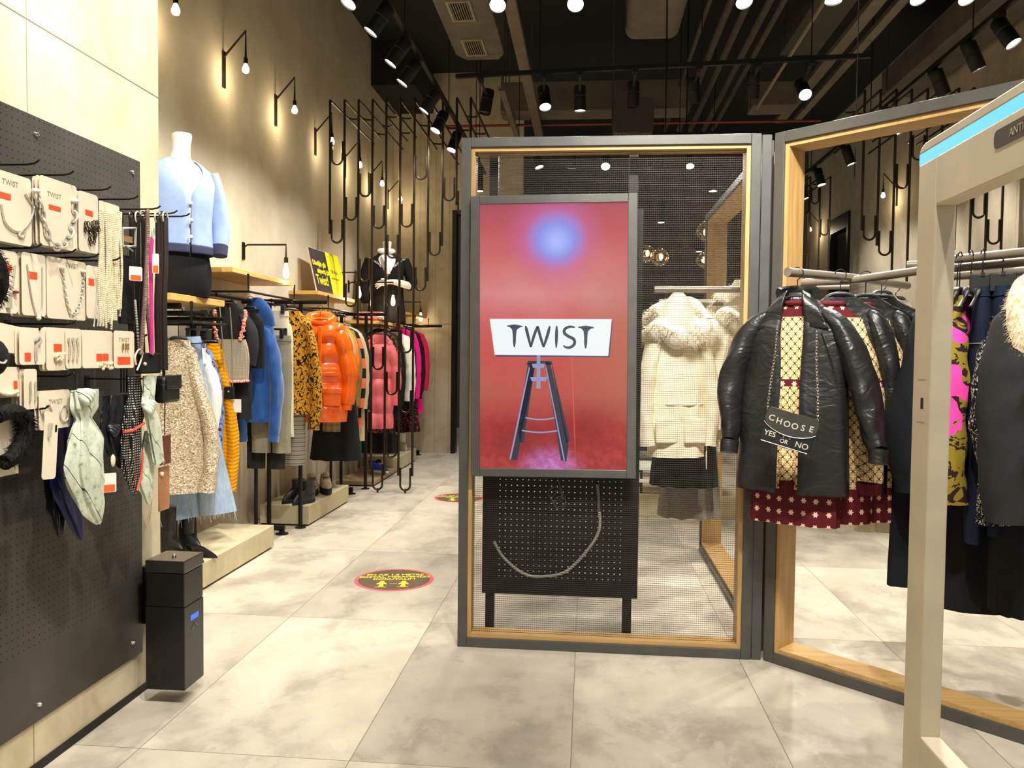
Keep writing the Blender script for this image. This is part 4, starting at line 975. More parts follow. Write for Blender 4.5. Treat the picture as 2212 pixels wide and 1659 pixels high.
def top(name, label, cat, mat, cy, L, cx=RX, zs=1.735, w=.225, yaw=0.0, group='garments on the left racks', wb=None, d=.045, sl=.5, slm=None, fold=.10, puff=0, seed=0, sr=(.075, .05), neck=.065, spread=.05, collar=None, hang=True, zrail=1.835, short=None, bothsl=True, fk=9, cuff=None, hem=None, drop=.07, waist=1.0):
    """a hanging top, jacket or coat: body, two sleeves, optional collar, cuffs and hem"""
    wb = wb or w * 1.04; z0 = zs - L
    t = garment_root(name, label, cat, cx, cy, z0, yaw, group)
    ts = 1 - drop / L
    prof = [(0, wb), (.22, wb), (.4, (w + wb) / 2 * waist), (.56, (w + wb) / 2 * (waist + 1) / 2), (ts - .10, w), (ts - .03, w * .95), (ts + .02, w * .86), (1 - .35 * (1 - ts), w * .52), (1, neck)]
    dp = [(0, d * 1.1), (.5, d), (ts - .08, d), (ts, d * .8), (1, d * .9)]
    MB().loft(cloth_rings(L, prof, dp, fold=fold, fk=fk, seed=seed, puff=puff)).make('body', mat, t)
    if sl:
        for s_ in ((-1, 1) if bothsl else (1,)):
            x0 = s_ * (w - sr[0] * .55); zt = L - drop - .055
            pts = [(s_ * w * .52, 0, L - drop * .72 - .02), (x0 - s_ * .012, 0, zt + .022), (x0 + s_ * .035, -.005, zt - sl * .22), (x0 + s_ * (spread), -.012, zt - sl * .6), (x0 + s_ * spread * .75, -.03, zt - sl)]
            R = [sr[0] * .4, sr[0] * .82, sr[0], sr[0] * .97, (sr[0] * .3 + sr[1] * .7)]
            R[-1] = sr[1]
            if puff:
                b2 = MB(); P = smooth_path(pts, 9); m = len(P) - 1; RR = []
                for i in range(m + 1):
                    u_ = i / m * 4; j = min(int(u_), 3); RR.append((R[j] + (R[j + 1] - R[j]) * (u_ - j)) * (.84 + .24 * abs(math.sin(PI * i / m * sl / puff)) ** .5))
                b2.tube(P, RR, 18, flat=.8); sv_ = b2.make('sleeve', slm or mat, t)
            else:
                sv_ = limb(pts, R, seed + s_, .09, .62, 18, 8).make('sleeve', slm or mat, t)
            if cuff: limb([pts[-1], (pts[-1][0] - s_ * .005, pts[-1][1] - .004, pts[-1][2] - .05)], [sr[1] * 1.02, sr[1] * 1.0], 0, 0, .66).make('cuff', cuff, sv_)
    if collar == 'hood':
        MB().loft([[Vector((.105 * q * math.cos(2 * PI * k / 24), .02 + .06 * q * math.sin(2 * PI * k / 24) - .02 * i, L - .085 + .05 * i)) for k in range(24)] for i, q in enumerate((1.15, 1.1, 1.0, .75, .3))]).make('hood', mat, t)
    elif collar == 'roll':
        MB().tube([(.085 * math.cos(a), -.005 + .045 * math.sin(a), L - .02 + .02 * math.sin(a)) for a in [2 * PI * k / 20 for k in range(20)]], .024, 10, close=True).make('collar', mat, t)
    elif collar == 'shirt':
        for s_ in (-1, 1): MB().prism([(s_ * .008, .01), (s_ * .085, .03), (s_ * .10, -.055), (s_ * .045, -.075)][::s_], -.004, .004, basis((0, -d - .004, L - .03), (1, 0, 0), (0, .35, .94), (0, -.94, .35))).make('collar', mat, t, smooth=False)
    if hem: MB().loft(cloth_rings(.045, [(0, wb * 1.0), (1, wb * 1.01)], [(0, d * 1.12), (1, d * 1.14)], nr=2, z0=-.02)).make('hem_band', hem, t)
    if hang: hanger(short or label, cx, cy, zs - .0 + .01, zrail, yaw, min(w * .8, .19))
    return t
def skirt(name, label, mat, cx, cy, z0, z1, w0, w1, d=.05, yaw=0, group='garments on the left racks', fold=.16, fk=11, seed=0, cat='skirt', band=None):
    t = garment_root(name, label, cat, cx, cy, z0, yaw, group); L = z1 - z0
    MB().loft(cloth_rings(L, [(0, w0), (.8, w1 * 1.05), (1, w1)], [(0, d * 1.5), (1, d * .7)], fold=fold, fk=fk, seed=seed, sag=.02)).make('body', mat, t)
    MB().loft(cloth_rings(.035, [(0, w1 * 1.03), (1, w1 * 1.0)], [(0, d * .78), (1, d * .74)], nr=2, z0=L - .02)).make('waistband', band or mat, t)
    return t
def trousers(name, label, mat, cx, cy, z0, z1, w, wl, yaw=0, group='garments on the left racks', d=.035, seed=0, cat='trousers', hemless=False, zrail=None, short=None, spread=0.0):
    """legs hanging from a waistband"""
    t = garment_root(name, label, cat, cx, cy, z0, yaw, group); L = z1 - z0
    MB().loft(cloth_rings(L * .24, [(0, w * 1.06), (1, w)], [(0, d * 1.2), (1, d)], nr=8, z0=L * .72, fold=.02, seed=seed)).make('hip', mat, t)
    for s_ in (-1, 1):
        b = MB().loft([[Vector((p.x + s_ * (w * .53 + spread * (1 - i / 24)), p.y, p.z)) for p in r] for i, r in enumerate(cloth_rings(L * .76, [(0, wl), (1, w * .54)], [(0, d * .9), (1, d * 1.05)], nr=24, fold=.10, fk=6, seed=seed + s_))])
        b.make('leg', mat, t)
    MB().loft(cloth_rings(.04, [(0, w * 1.04), (1, w * 1.0)], [(0, d * 1.1), (1, d * 1.05)], nr=2, z0=L - .04)).make('waistband', mat, t)
    if zrail: clip_hanger(short or label, cx, cy, z1, zrail, yaw, w)
    return t
def clip_hanger(short, cx, cy, z1, zrail, yaw, w):
    h = thing('clip_hanger', f'black clip hanger holding {short}', 'hanger', (cx, cy, z1), yaw, 'black clip hangers', world=False); k = zrail - z1
    MB().tube([(0, 0, .05), (0, 0, k - .03)] + arc((0, 0, k), .024, -PI / 2, PI * .95, 10)[1:], .0026, 6).make('wire_hook', M_BLACK, h)
    MB().box(-w * .8, w * .8, -.007, .007, .04, .055).make('clip_bar', K['hanger'], h, smooth=False)
    for s_ in (-1, 1): MB().box(s_ * w * .62 - .014, s_ * w * .62 + .014, -d_clip, d_clip, -.022, .05).make('clip', K['hanger'], h, bev=.004)
d_clip = .046
def fur(b, pts_fn, n, length, seed, rad=.0022):
    rnd = random.Random(seed)
    for i in range(n):
        p, d = pts_fn(rnd); d = (Vector(d) + Vector((rnd.uniform(-.55, .55), rnd.uniform(-.55, .55), rnd.uniform(-.7, .35)))).normalized()
        l = length * rnd.uniform(.6, 1.25); x, y, _ = frame_z(d); p = Vector(p); tip = p + d * l + Vector((0, 0, -.18 * l))
        mid = p + d * l * .55
        k = len(b.v)
        b.v += [tuple(p + x * rad), tuple(p - x * rad * .5 + y * rad * .8), tuple(p - x * rad * .5 - y * rad * .8), tuple(mid + x * rad * .7), tuple(mid - x * rad * .4 + y * rad * .6), tuple(mid - x * rad * .4 - y * rad * .6), tuple(tip)]
        b.f += [(k, k + 1, k + 4, k + 3), (k + 1, k + 2, k + 5, k + 4), (k + 2, k, k + 3, k + 5), (k + 3, k + 4, k + 6), (k + 4, k + 5, k + 6), (k + 5, k + 3, k + 6)]
    return b
def price_tag(label, p, yaw=0.0, group='hanging price tags', w=.026, h=.06, s=1.0):
    t = thing('price_tag', label, 'price tag', p, yaw, group, world=False)
    MB().prism([(a, c - h / 2) for a, c in rrect(w * 2 * s, h * s, .004)], -.0006, .0006, basis((0, 0, 0), (1, 0, 0), (0, 0, 1), (0, -1, 0))).make('card', M_WHITE, t, smooth=False)
    MB().box(-w * .8 * s, w * .8 * s, -.0016, -.0007, -h * .5 - h * s * .46, -h * .5 - h * s * .1).make('orange_label', paint('orange_label', (244, 96, 32), .5), t, smooth=False)
    MB().tube([(0, 0, h * (s - 1) / 2), (0, .002, .05)], .0008, 5).make('string', M_BLACK, t)
    return t
# ================================================================ garments of the left wall
def bx(l, r, t, b, y):
    p, q = at(l, (t + b) / 2, y=y), at(r, (t + b) / 2, y=y); m = (l + r) / 2
    return (p.x + q.x) / 2, (q.x - p.x) / 2, at(m, b, y=y).z, at(m, t, y=y).z
GL = 'garments on the left racks'
# --- nearest rack, face-out arm
cx, w, z0, z1 = bx(372, 452, 735, 1065, 4.62)
top('tweed_jacket', 'beige sequined tweed jacket hanging at the near end of the left racks', 'jacket', K['tweed'], 4.62, z1 - z0, cx=cx - .075, zs=z1, w=.115, wb=.15, yaw=math.radians(30), sl=.80, d=.055, sr=(.075, .085), seed=3, spread=.11, zrail=1.677, short='the sequined tweed jacket', fold=.08)
cx, w, z0, z1 = bx(392, 462, 728, 1112, 4.88)
t = trousers('jeans', 'light blue wide jeans with frayed hems beside the tweed jacket', K['lightdenim'], cx + .02, 4.86, z0, z1, .10, .115, yaw=math.radians(30), d=.06, seed=5, cat='jeans', zrail=1.66, short='the light blue frayed jeans', spread=.06)
t.rotation_euler = (0, math.radians(-4.5), math.radians(30))
fr = MB(); rnd = random.Random(2)
for i in range(70):
    a = rnd.uniform(-.23, .23); yv = rnd.uniform(-.05, .05); l = rnd.choice([.015, .02, .03, .03, .06])
    fr.tube([(a, yv, .012), (a + rnd.uniform(-.006, .006), yv, -l)], .0011, 4)
fr.make('frayed_hem', fabric('fray_thread', (214, 220, 226), .9), t)
cx, w, z0, z1 = bx(418, 470, 752, 1020, 4.98)
top('cream_top', 'cream top squeezed between the jeans and the blue paisley shirt', 'top', K['whitec'], 4.98, z1 - z0, cx=cx - .06, zs=z1, w=.10, yaw=math.radians(35), sl=.4, seed=6, hang=False)
cx, w, z0, z1 = bx(420, 480, 742, 935, 5.06)
top('patterned_shirt', 'blue paisley patterned shirt left of the mustard cardigan', 'shirt', K['bluepat'], 5.06, z1 - z0 + .1, cx=cx - .085, zs=z1, w=.12, yaw=math.radians(38), sl=.62, seed=7, sr=(.065, .05), zrail=1.66, short='the blue paisley shirt')
cx, w, z0, z1 = bx(440, 515, 742, 1050, 5.2)
top('cable_cardigan', 'long mustard yellow cable knit cardigan on the nearest left rack', 'cardigan', K['mustard'], 5.2, z1 - z0, cx=cx - .075, zs=z1, w=.105, wb=.13, yaw=math.radians(30), sl=.88, sr=(.07, .068), d=.055, seed=8, zrail=1.66, short='the mustard cable knit cardigan', fold=.06, spread=.075)
MB().tube([(-2.81, 5.03, 1.645), (-2.36, 5.03, 1.645)], .015, 8).make('second_face_out_arm', M_BLACK, rk1)
# --- face-out group: crop top over a black top, with a chain bag
cx, w, z0, z1 = bx(440, 548, 655, 905, 5.36)
top('tank_shirt', 'black sleeveless top behind the grey crop top', 'top', K['blackknit'], 5.37, z1 - z0, cx=cx, zs=z1, w=.155, sl=.30, sr=(.06, .055), seed=9, zrail=1.81, short='the black top and grey crop top')
cx, w, z0, z1 = bx(461, 540, 733, 822, 5.28)
t = garment_root('crop_top', 'small grey checked crop top with coral ruffle straps and hem', 'crop top', cx, 5.27, z0, 0, GL); L = z1 - z0
MB().loft(cloth_rings(L, [(0, w * .95), (.5, w), (.8, w * .92), (1, w * .78)], [(0, .05), (1, .04)], fold=.06, seed=2)).make('body', K['checktank'], t)
def ruffle(pts, r, seed):
    P = smooth_path(pts, 8); b = MB(); rnd = random.Random(seed)
    for p in P: b.ball(p + Vector((rnd.uniform(-.006, .006), rnd.uniform(-.004, .004), 0)), r * rnd.uniform(.8, 1.2), r * .8, r * .75, 8)
    return b
ruffle([(-w * .97, -.02, 0), (-w * .5, -.055, -.004), (0, -.06, -.006), (w * .5, -.055, -.004), (w * .97, -.02, 0)], .012, 1).make('hem_ruffle', K['coral'], t)
hz = at(480, 672, y=5.28).z - z0
for s_ in (-1, 1): ruffle([(s_ * w * .66, -.035, L), (s_ * w * .78, -.03, L + .1), (s_ * w * .85, -.01, hz)], .015, 3 + s_).make('ruffle_strap', K['coral'], t)
t = thing('chain_bag', 'tiny black bag on long silver chains over the grey crop top', 'bag', at(494, 850, y=5.18), group='bags hung among the clothes')
p = [at(*q, y=5.19) for q in ((475, 662), (481, 740), (486, 845), (503, 842), (502, 740), (497, 664))]
for a in (p[:3], p[5:2:-1]): MB().tube(smooth_path(a, 6), .0032, 6).make('silver_chain', M_CHROME, t)
c0, c1 = at(485, 835, y=5.18), at(505, 862, y=5.18)
MB().box(c0.x, c1.x, 5.17, 5.2, c1.z, c0.z).make('bag_body', K['black'], t, bev=.005)
MB().ball(((c0.x + c1.x) / 2, 5.168, (c0.z + c1.z) / 2 + .01), .008, .004, .008, 10).make('clasp', M_CHROME, t)
p = at(508, 862, y=5.2); t = thing('paper_tag', 'blank white paper tag below the tiny black bag', 'price tag', p, group='hanging price tags')
c0, c1 = at(495, 862, y=5.22), at(521, 891, y=5.22)
MB().box(c0.x, c1.x, 5.219, 5.221, c1.z, c0.z).make('card', M_WHITE, t, smooth=False)
cx, w, z0, z1 = bx(528, 556, 668, 800, 5.5)
top('black_blouse', 'black sleeveless blouse between the grey crop top and the blue hoodie', 'blouse', K['black'], 5.56, .42, cx=cx - .03, zs=z1, w=.10, sl=0, seed=11, zrail=1.81, short='the black blouse beside the crop top')
# --- blue hoodie and its neighbours
cx, w, z0, z1 = bx(526, 592, 672, 905, 5.72)
top('hoodie', 'blue fleece hoodie with long sleeves on the nearest left rack', 'hoodie', K['bluefleece'], 5.72, z1 - z0 - .02, cx=cx, zs=z1 - .02, w=w * 1.0, wb=w * .98, yaw=math.radians(12), sl=.74, sr=(.085, .058), d=.06, seed=12, collar='hood', cuff=K['bluefleece'], hem=K['bluefleece'], zrail=1.81, short='the blue fleece hoodie', spread=.06, drop=.1)
cx, w, z0, z1 = bx(560, 620, 905, 985, 5.75)
trousers('trousers', 'stone grey trousers below the blue hoodie', K['stone'], cx - .05, 5.84, at(590, 978, y=5.84).z, 1.56, .15, .07, seed=13, zrail=1.81, short='the stone grey trousers')
trousers('trousers', 'dark striped trousers hanging lowest behind the stone grey trousers', K['charcoal'], at(575, 1000, y=5.93).x, 5.93, at(585, 1012, y=5.93).z, 1.55, .15, .07, seed=14, short='x')
trousers('trousers', 'cream trousers clipped beside the blue hoodie', K['cream'], at(606, 700, y=6.0).x - .05, 6.0, at(620, 938, y=6.0).z, at(606, 672, y=6.0).z, .11, .08, yaw=.2, seed=15, zrail=1.81, short='the cream trousers')
top('long_knit', 'long cream knit beside the floral shirt', 'knit top', K['cream'], 6.1, .95, cx=-2.5, zs=1.72, w=.2, sl=.0, seed=16, hang=False)
skirt('check_trousers', 'grey striped straight trousers hanging below the floral shirt', K['greyplaid'], at(634, 950, y=6.22).x, 6.2, at(634, 1003, y=6.2).z, 1.5, .10, .10, .05, fold=.05, fk=6, cat='trousers', seed=17)
cx, w, z0, z1 = bx(610, 665, 672, 900, 6.16)
top('floral_shirt', 'mustard shirt with black flowers beside the orange puffer jacket', 'shirt', K['floral'], 6.16, z1 - z0 - .02, cx=cx - .03, zs=z1 + .0, w=.165, yaw=math.radians(28), sl=.82, sr=(.088, .07), d=.06, seed=18, zrail=1.81, short='the mustard floral shirt', spread=.07)
# --- middle rack
cx, w, z0, z1 = bx(640, 752, 690, 905, 6.62)
t = top('puffer_jacket', 'glossy orange puffer jacket with a padded collar', 'jacket', K['orangepuff'], 6.60, z1 - z0, cx=cx - .01, zs=z1, w=.215, yaw=math.radians(14), sl=.60, sr=(.098, .07), d=.085, puff=.165, seed=19, hang=True, zrail=1.81, short='the orange puffer jacket', spread=.085, cuff=K['orangepuff'], hem=K['orangepuff'], neck=.085, drop=.06)
L = z1 - z0
MB().tube([(.095 * math.cos(a), .02 + .055 * math.sin(a), L + .0 + .035 * math.sin(a)) for a in [2 * PI * k / 24 for k in range(24)]], .042, 12, close=True).make('padded_collar', K['orangepuff'], t)
MB().loft(cloth_rings(.12, [(0, .13), (.5, .15), (1, .11)], [(0, .05), (.5, .06), (1, .04)], nr=8, z0=L - .10, seed=4)).make('hood', K['orangepuff'], t)
MB().box(-.012, .02, -.108, -.09, .06, L - .06).make('front_placket', K['orangepuff'], t, bev=.006)
for x in (.03, -.165):
    pk_ = MB().box(x, x + .15, -.118, -.095, .12, .26).make('pocket', K['orangepuff'], t, bev=.01)
    MB().box(x - .005, x + .155, -.126, -.112, .225, .268).make('pocket_flap', K['orangepuff'], pk_, bev=.006)
MB().tube([(.22 * math.cos(a), .095 * math.sin(a), .385) for a in [2 * PI * k / 30 for k in range(30)]], .014, 8, close=True, flat=1.6).make('waist_drawcord_channel', K['orangepuff'], t)
cx, w, z0, z1 = bx(668, 778, 860, 993, 6.8)
skirt('long_skirt', 'long black skirt hanging below the orange puffer jacket', K['black'], cx, 6.84, z0, 1.5, .225, .14, .09, fold=.10, fk=9, seed=20)
cx, w, z0, z1 = bx(697, 736, 850, 932, 6.74)
top('plaid_coat', 'brown plaid coat hem showing under the orange puffer jacket', 'coat', K['plaid'], 6.75, 1.62 - z0, cx=cx, zs=1.62, w=.12, wb=w, sl=.3, seed=21, hang=False)
row = [(7.02, 'ribbed_knit', 'black ribbed knit behind the orange puffer jacket', 'black', .62, .50), (7.12, 'tee', 'grey jersey tee right of the orange puffer jacket', 'greytee', .78, .3), (7.24, 'tee', 'orange jersey tee next to the grey tee', 'orange', .74, .36), (7.34, 'shirt', 'olive shirt right of the orange tee', 'olive', .86, .64), (7.46, 'striped_sweater', 'coral and black striped sweater', 'stripeor', .98, .66), (7.58, 'trench_coat', 'beige coat right of the striped sweater', 'beige', 1.12, .68), (7.70, 'coat', 'black coat ending the middle rack, behind the rack post', 'black', 1.0, .7)]
for k, (y, nm, lab, m, L, sl) in enumerate(row):
    top(nm, lab, nm.split('_')[-1], K[m], y, L, cx=RX + .07, zs=1.70, w=.22, yaw=math.radians(8 + 3 * (k % 3)), sl=sl, d=.035, seed=30 + k, sr=(.07, .055), zrail=1.81, short='the ' + lab)
top('green_dress', 'green dress hem below the beige coat', 'dress', K['green'], 7.64, 1.25, cx=RX + .02, zs=1.66, w=.19, wb=.24, sl=0, seed=41, hang=False)
# --- far rack
cx, w, z0, z1 = bx(812, 862, 735, 925, 8.75)
t = top('puffer_jacket', 'pink quilted puffer coat behind the bent tubes', 'jacket', K['pinkpuff'], 8.72, z1 - z0 + .06, cx=cx - .08, zs=z1 + .06, w=.15, yaw=math.radians(24), sl=.66, sr=(.08, .06), d=.08, puff=.19, seed=50, zrail=1.81, short='the pink puffer coat', spread=.07)
top('dress', 'brown leaf printed dress hem under the pink puffer coat', 'dress', K['brownprint'], 8.85, 1.12, cx=RX + .02, zs=1.66, w=.19, wb=.25, sl=.5, seed=51, hang=False)
skirt('long_skirt', 'black skirt hanging below the pink puffer coat', K['black'], RX + .05, 9.0, .30, 1.3, .24, .15, .09, seed=52)
row = [(9.1, 'jacket', 'dark leaf printed jacket right of the pink puffer coat', 'brownprint', .6, .55), (9.3, 'coat', 'long black coat left of the white blouse', 'black', 1.05, .75), (9.62, 'blouse', 'loose white blouse with full sleeves on the farthest rack', 'whitec', .82, .72), (9.9, 'jacket', 'black jacket right of the white blouse', 'black', 1.0, .62), (10.2, 'dress', 'magenta long sleeved dress on the farthest rack', 'magenta', .78, .78), (10.45, 'coat', 'black coat between the magenta and crimson dresses', 'black', .92, .72), (10.75, 'dress', 'crimson dress at the far end of the rack', 'redpink', .82, .7)]
for k, (y, nm, lab, m, L, sl) in enumerate(row):
    top(nm, lab, nm, K[m], y, L, cx=RX + .04 + (.05 if m == 'whitec' else 0), zs=1.70 + (.06 if y > 10 else 0), w=.215, yaw=math.radians(10), sl=sl, d=.06, seed=60 + k, sr=(.12, .10) if m == 'whitec' else (.085, .062), zrail=1.81, short='the ' + lab)
skirt('rose_skirt', 'black skirt with pink roses below the magenta dress', K['rosedark'], RX + .06, 10.3, .42, 1.2, .22, .14, .08, seed=70)
top('dress', 'magenta hem showing below the black coat at the far end', 'dress', K['magenta'], 10.6, 1.0, cx=RX + .05, zs=1.64, w=.19, sl=0, seed=71, hang=False)
# --- folded pink garment on its shelf
t = thing('folded_garment', 'folded pink and white garment on the lower oak shelf', 'folded clothes', (-2.5, 8.95, 1.801))
for k, (m, dz, dx) in enumerate((('pinkpuff', 0, 0), ('pinkpuff', .045, .03), ('whitec', .04, .2))):
    b = MB().loft([[Vector((-2.62 + dx + .26 * (1 if m != 'whitec' else .45) * i / 8, 8.95 + (.12 - .01 * k) * math.copysign(abs(math.cos(a)) ** .7, math.cos(a)), 1.801 + dz * (1 if m != 'whitec' else .3) + .032 + .03 * math.sin(a))) for a in [2 * PI * q / 18 for q in range(18)]] for i in range(9)])
    b.make('fold', K[m], t)

# ================================================================ shoes on the platforms
M_PATENT = shiny('patent_black', (24, 23, 23), .16, .05)
M_SOLE = paint('rubber_sole', (22, 22, 22), .7)
def shoe(t, cx, cy, z, yaw, L=.25, upper=None, sole=None, hgt=.085, wid=.085, shaft=0, st=.03, point=.55, laces=None, tongue=None):
    """toe towards local +x"""
    Mx = Matrix.Translation((cx, cy, z)) @ Matrix.Rotation(yaw, 4, 'Z')
    def outline(s_):
        o = []
        for i in range(25):
            a = 2 * PI * i / 24; c, q = math.cos(a), math.sin(a)
            o.append((c * L / 2, q * wid / 2 * (1 - (1 - point) * max(0, c) ** 1.5) * (.82 if abs(c) < .25 else 1) * s_))
        return o[:-1]
    MB().prism([(a * 1.03, c * 1.06) for a, c in outline(1)], 0, st, Mx).make('sole', sole or M_SOLE, t, bev=.004)
    R = []
    for i, (f, k) in enumerate(((0, 1.0), (.35, 1.0), (.7, .86), (1.0, .6))):
        R.append([Mx @ Vector((a * (1 - .12 * f) - .32 * L * f * f * .5, c * k, st + f * hgt * (1.0 - .45 * max(0, a / (L / 2)) ** 1.2))) for a, c in outline(1)])
    MB().loft(R).make('upper', upper, t)
    if shaft:
        MB().loft([[Mx @ Vector((-.22 * L + (.052 + .008 * i / 4) * math.cos(2 * PI * k / 20), (.042 + .006 * i / 4) * math.sin(2 * PI * k / 20), st + hgt * .5 + shaft * i / 4)) for k in range(20)] for i in range(5)]).make('shaft', upper, t)
    if laces:
        b = MB()
        for k in range(4): b.tube([Mx @ Vector((L * (.02 + .055 * k), s_ * .028, st + hgt * (.93 - .12 * k))) for s_ in (-1, 1)], .004, 6)
        b.make('laces', laces, t)
    if tongue:
        MB().ball(Mx @ Vector((-.02 * L, 0, st + hgt * .95)), .035, .03, .03, 12).make('tongue', tongue, t)
    return t
def pair(name, label, cat, c, yaw, gap, group='shoes on the platforms', **kw):
    for k in (-1, 1):
        q = Vector(c) + Vector((-math.sin(yaw), math.cos(yaw), 0)) * (k * gap)
        t = thing(name, ('left ' if k > 0 else 'right ') + label, cat, q, group=group)
        shoe(t, q.x, q.y, q.z, yaw, **kw)
pair('flat_shoe', 'shiny black pointed flat on the nearest platform', 'shoe', (-2.37, 4.66, .168), math.radians(-18), .055, L=.24, upper=M_PATENT, hgt=.05, wid=.075, st=.008, point=.25)
pair('boot', 'tall black boot behind the black dispenser', 'boot', (-2.52, 4.78, .168), math.radians(-30), .06, L=.22, upper=K['leather'], hgt=.09, shaft=.22, point=.5)
pair('ankle_boot', 'black chelsea ankle boot on the middle platform', 'boot', (-2.41, 6.52, .168), math.radians(-115), .06, L=.25, upper=K['leather'], hgt=.1, shaft=.11, point=.6)
M_TAUPE = m_blotch('taupe_suede_mesh', (176, 160, 128), (112, 98, 74), 30, .58)
pair('sneaker', 'chunky taupe and black sneaker on the middle platform', 'sneaker', (-2.39, 6.98, .168), math.radians(-62), .06, L=.27, upper=M_TAUPE, hgt=.105, wid=.1, st=.06, point=.75, laces=fabric('dark_lace', (60, 54, 44)), tongue=M_TAUPE)
t = thing('sneaker', 'shiny blue sneaker with a white sole on the wooden platform', 'sneaker', (-2.37, 9.0, .056), group='shoes on the platforms')
shoe(t, -2.385, 9.05, .056, math.radians(-22), L=.27, upper=shiny('royal_blue_synthetic', (22, 62, 190), .25), sole=M_WHITE, hgt=.1, st=.03, point=.65, laces=M_WHITE, tongue=K['black'])
t = thing('boot', 'white ankle boot on the farthest platform', 'boot', (-2.38, 10.3, .173), group='shoes on the platforms')
shoe(t, -2.39, 10.3, .173, math.radians(-60), L=.24, upper=shiny('white_leather', (226, 220, 206), .4), sole=M_WHITE, hgt=.09, shaft=.15, point=.6)
# ================================================================ pegboard wall with accessories
PX_ = -1.845
M_PEG = mat_peg('grey_pegboard', (64, 60, 53), .0254, 1, r=.0026, hole=(14, 13, 12), lo=((2, .25, 2.12),), rough=.4)
t = thing('pegboard', 'dark grey perforated metal panel on the concrete pier', 'pegboard', (-1.842, 2.3, .175))
MB().box(-1.845, -1.833, 1.3, 3.147, .175, 2.205).make('panel', M_PEG, t, smooth=False, bev=.001, label=None)
for px, py in ((77, 290), (285, 372), (285, 1388), (82, 1522)):
    p = at(px, py, x=-1.833); MB().lathe([(.0095, 0), (.0095, .004), (.006, .01), (.0001, .011)], p, (1, 0, 0), 12).make('screw', M_CHROME, t)
HK = []
def hook(px, py, label, L=.245, xt=None):
    """straight wire hook with an upturned tip, fixed to the panel"""
    xt = xt or (-1.845 + L); tip = at(px, py, x=xt)
    y, z = tip.y, tip.z - .008
    b = MB().tube([(-1.833, y, z), (xt - .035, y, z), (xt - .012, y, z + .004), (xt, y, z + .012)], .0032, 7)
    b.box(-1.8329, -1.829, y - .012, y + .012, z - .03, z + .012)
    o = b.make('display_hook', M_BLACK, loc=(-1.833, y, z))
    tag(o, label, 'hook', 'wire hooks on the pegboard'); return Vector((xt - .035, y, z))
M_CARDB = paint('ivory_card', (226, 213, 186), .6, var=.03, scale=4)
M_STK = paint('price_orange', (240, 78, 30), .5, var=.06, scale=40)
M_SILV = paint('silver_jewellery', (232, 226, 210), .28, .7, var=.08)
M_PEARL = paint('pearl', (226, 210, 176), .25, .0, var=.1, scale=60)
M_GUN = paint('gunmetal_jewellery', (66, 58, 48), .3, .9, var=.15)
M_INK = paint('card_ink', (150, 140, 118), .6)
GC = 'jewellery cards on the pegboard'
def card(label, l, r, tp, bt, x, yaw=0.0, stickers=(), text=None, backs=0, cat='jewellery card', roll=0.0, hole=True):
    """hanging backing card facing the aisle; returns the thing, its face matrix and pixel mapper"""
    pl, pr = at(l, (tp + bt) / 2, x=x), at(r, (tp + bt) / 2, x=x)
    zt = at((l + r) / 2, tp, x=x).z; zb = at((l + r) / 2, bt, x=x).z
    w, h = abs(pr.y - pl.y), zt - zb; yc = (pl.y + pr.y) / 2
    Rm = Matrix.Rotation(yaw, 4, 'Z') @ Matrix.Rotation(roll, 4, 'X')
    def face(xo, dx=0): return Matrix.Translation((x + dx, yc, zt)) @ Rm @ basis((xo, 0, 0), (0, 1, 0), (0, 0, 1), (1, 0, 0))
    t = thing('jewellery_card', label, cat, (x, yc, zt), group=GC)
    M = face(0)
    MB().prism([(a, c - h / 2) for a, c in rrect(w, h, min(.012, w * .18))], -.0012, 0, M).make('backing_card', M_CARDB, t, smooth=False)
    def loc(px, py):
        q = at(px, py, x=x); return Vector((q.y - yc, q.z - zt, 0))
    for (a, b_, c, d) in stickers:
        p, q = loc(a, c), loc(b_, d)
        MB().box(p.x, q.x, q.y, p.y, .0002, .0012, M).make('price_sticker', M_STK, t, smooth=False)
    if text:
        p = loc(*text); MB().text('TWIST', .022, M @ Matrix.Translation((p.x, p.y, .0006)), .0002).make('card_lettering', M_INK, t, smooth=False)
    for k in range(backs):
        d = -.012 * (k + 1)
        o = MB().prism([(a, c - h / 2) for a, c in rrect(w, h, min(.012, w * .18))], -.0012, 0, face(0, d) @ Matrix.Translation((.004 * (k % 2) - .002, -.002 * k, 0))).make('jewellery_card', M_CARDB, loc=(x + d, yc, zt))
        tag(o, 'spare card behind the ' + label.split(',')[0], 'jewellery card', 'spare cards stacked on hooks')
    return t, M, loc
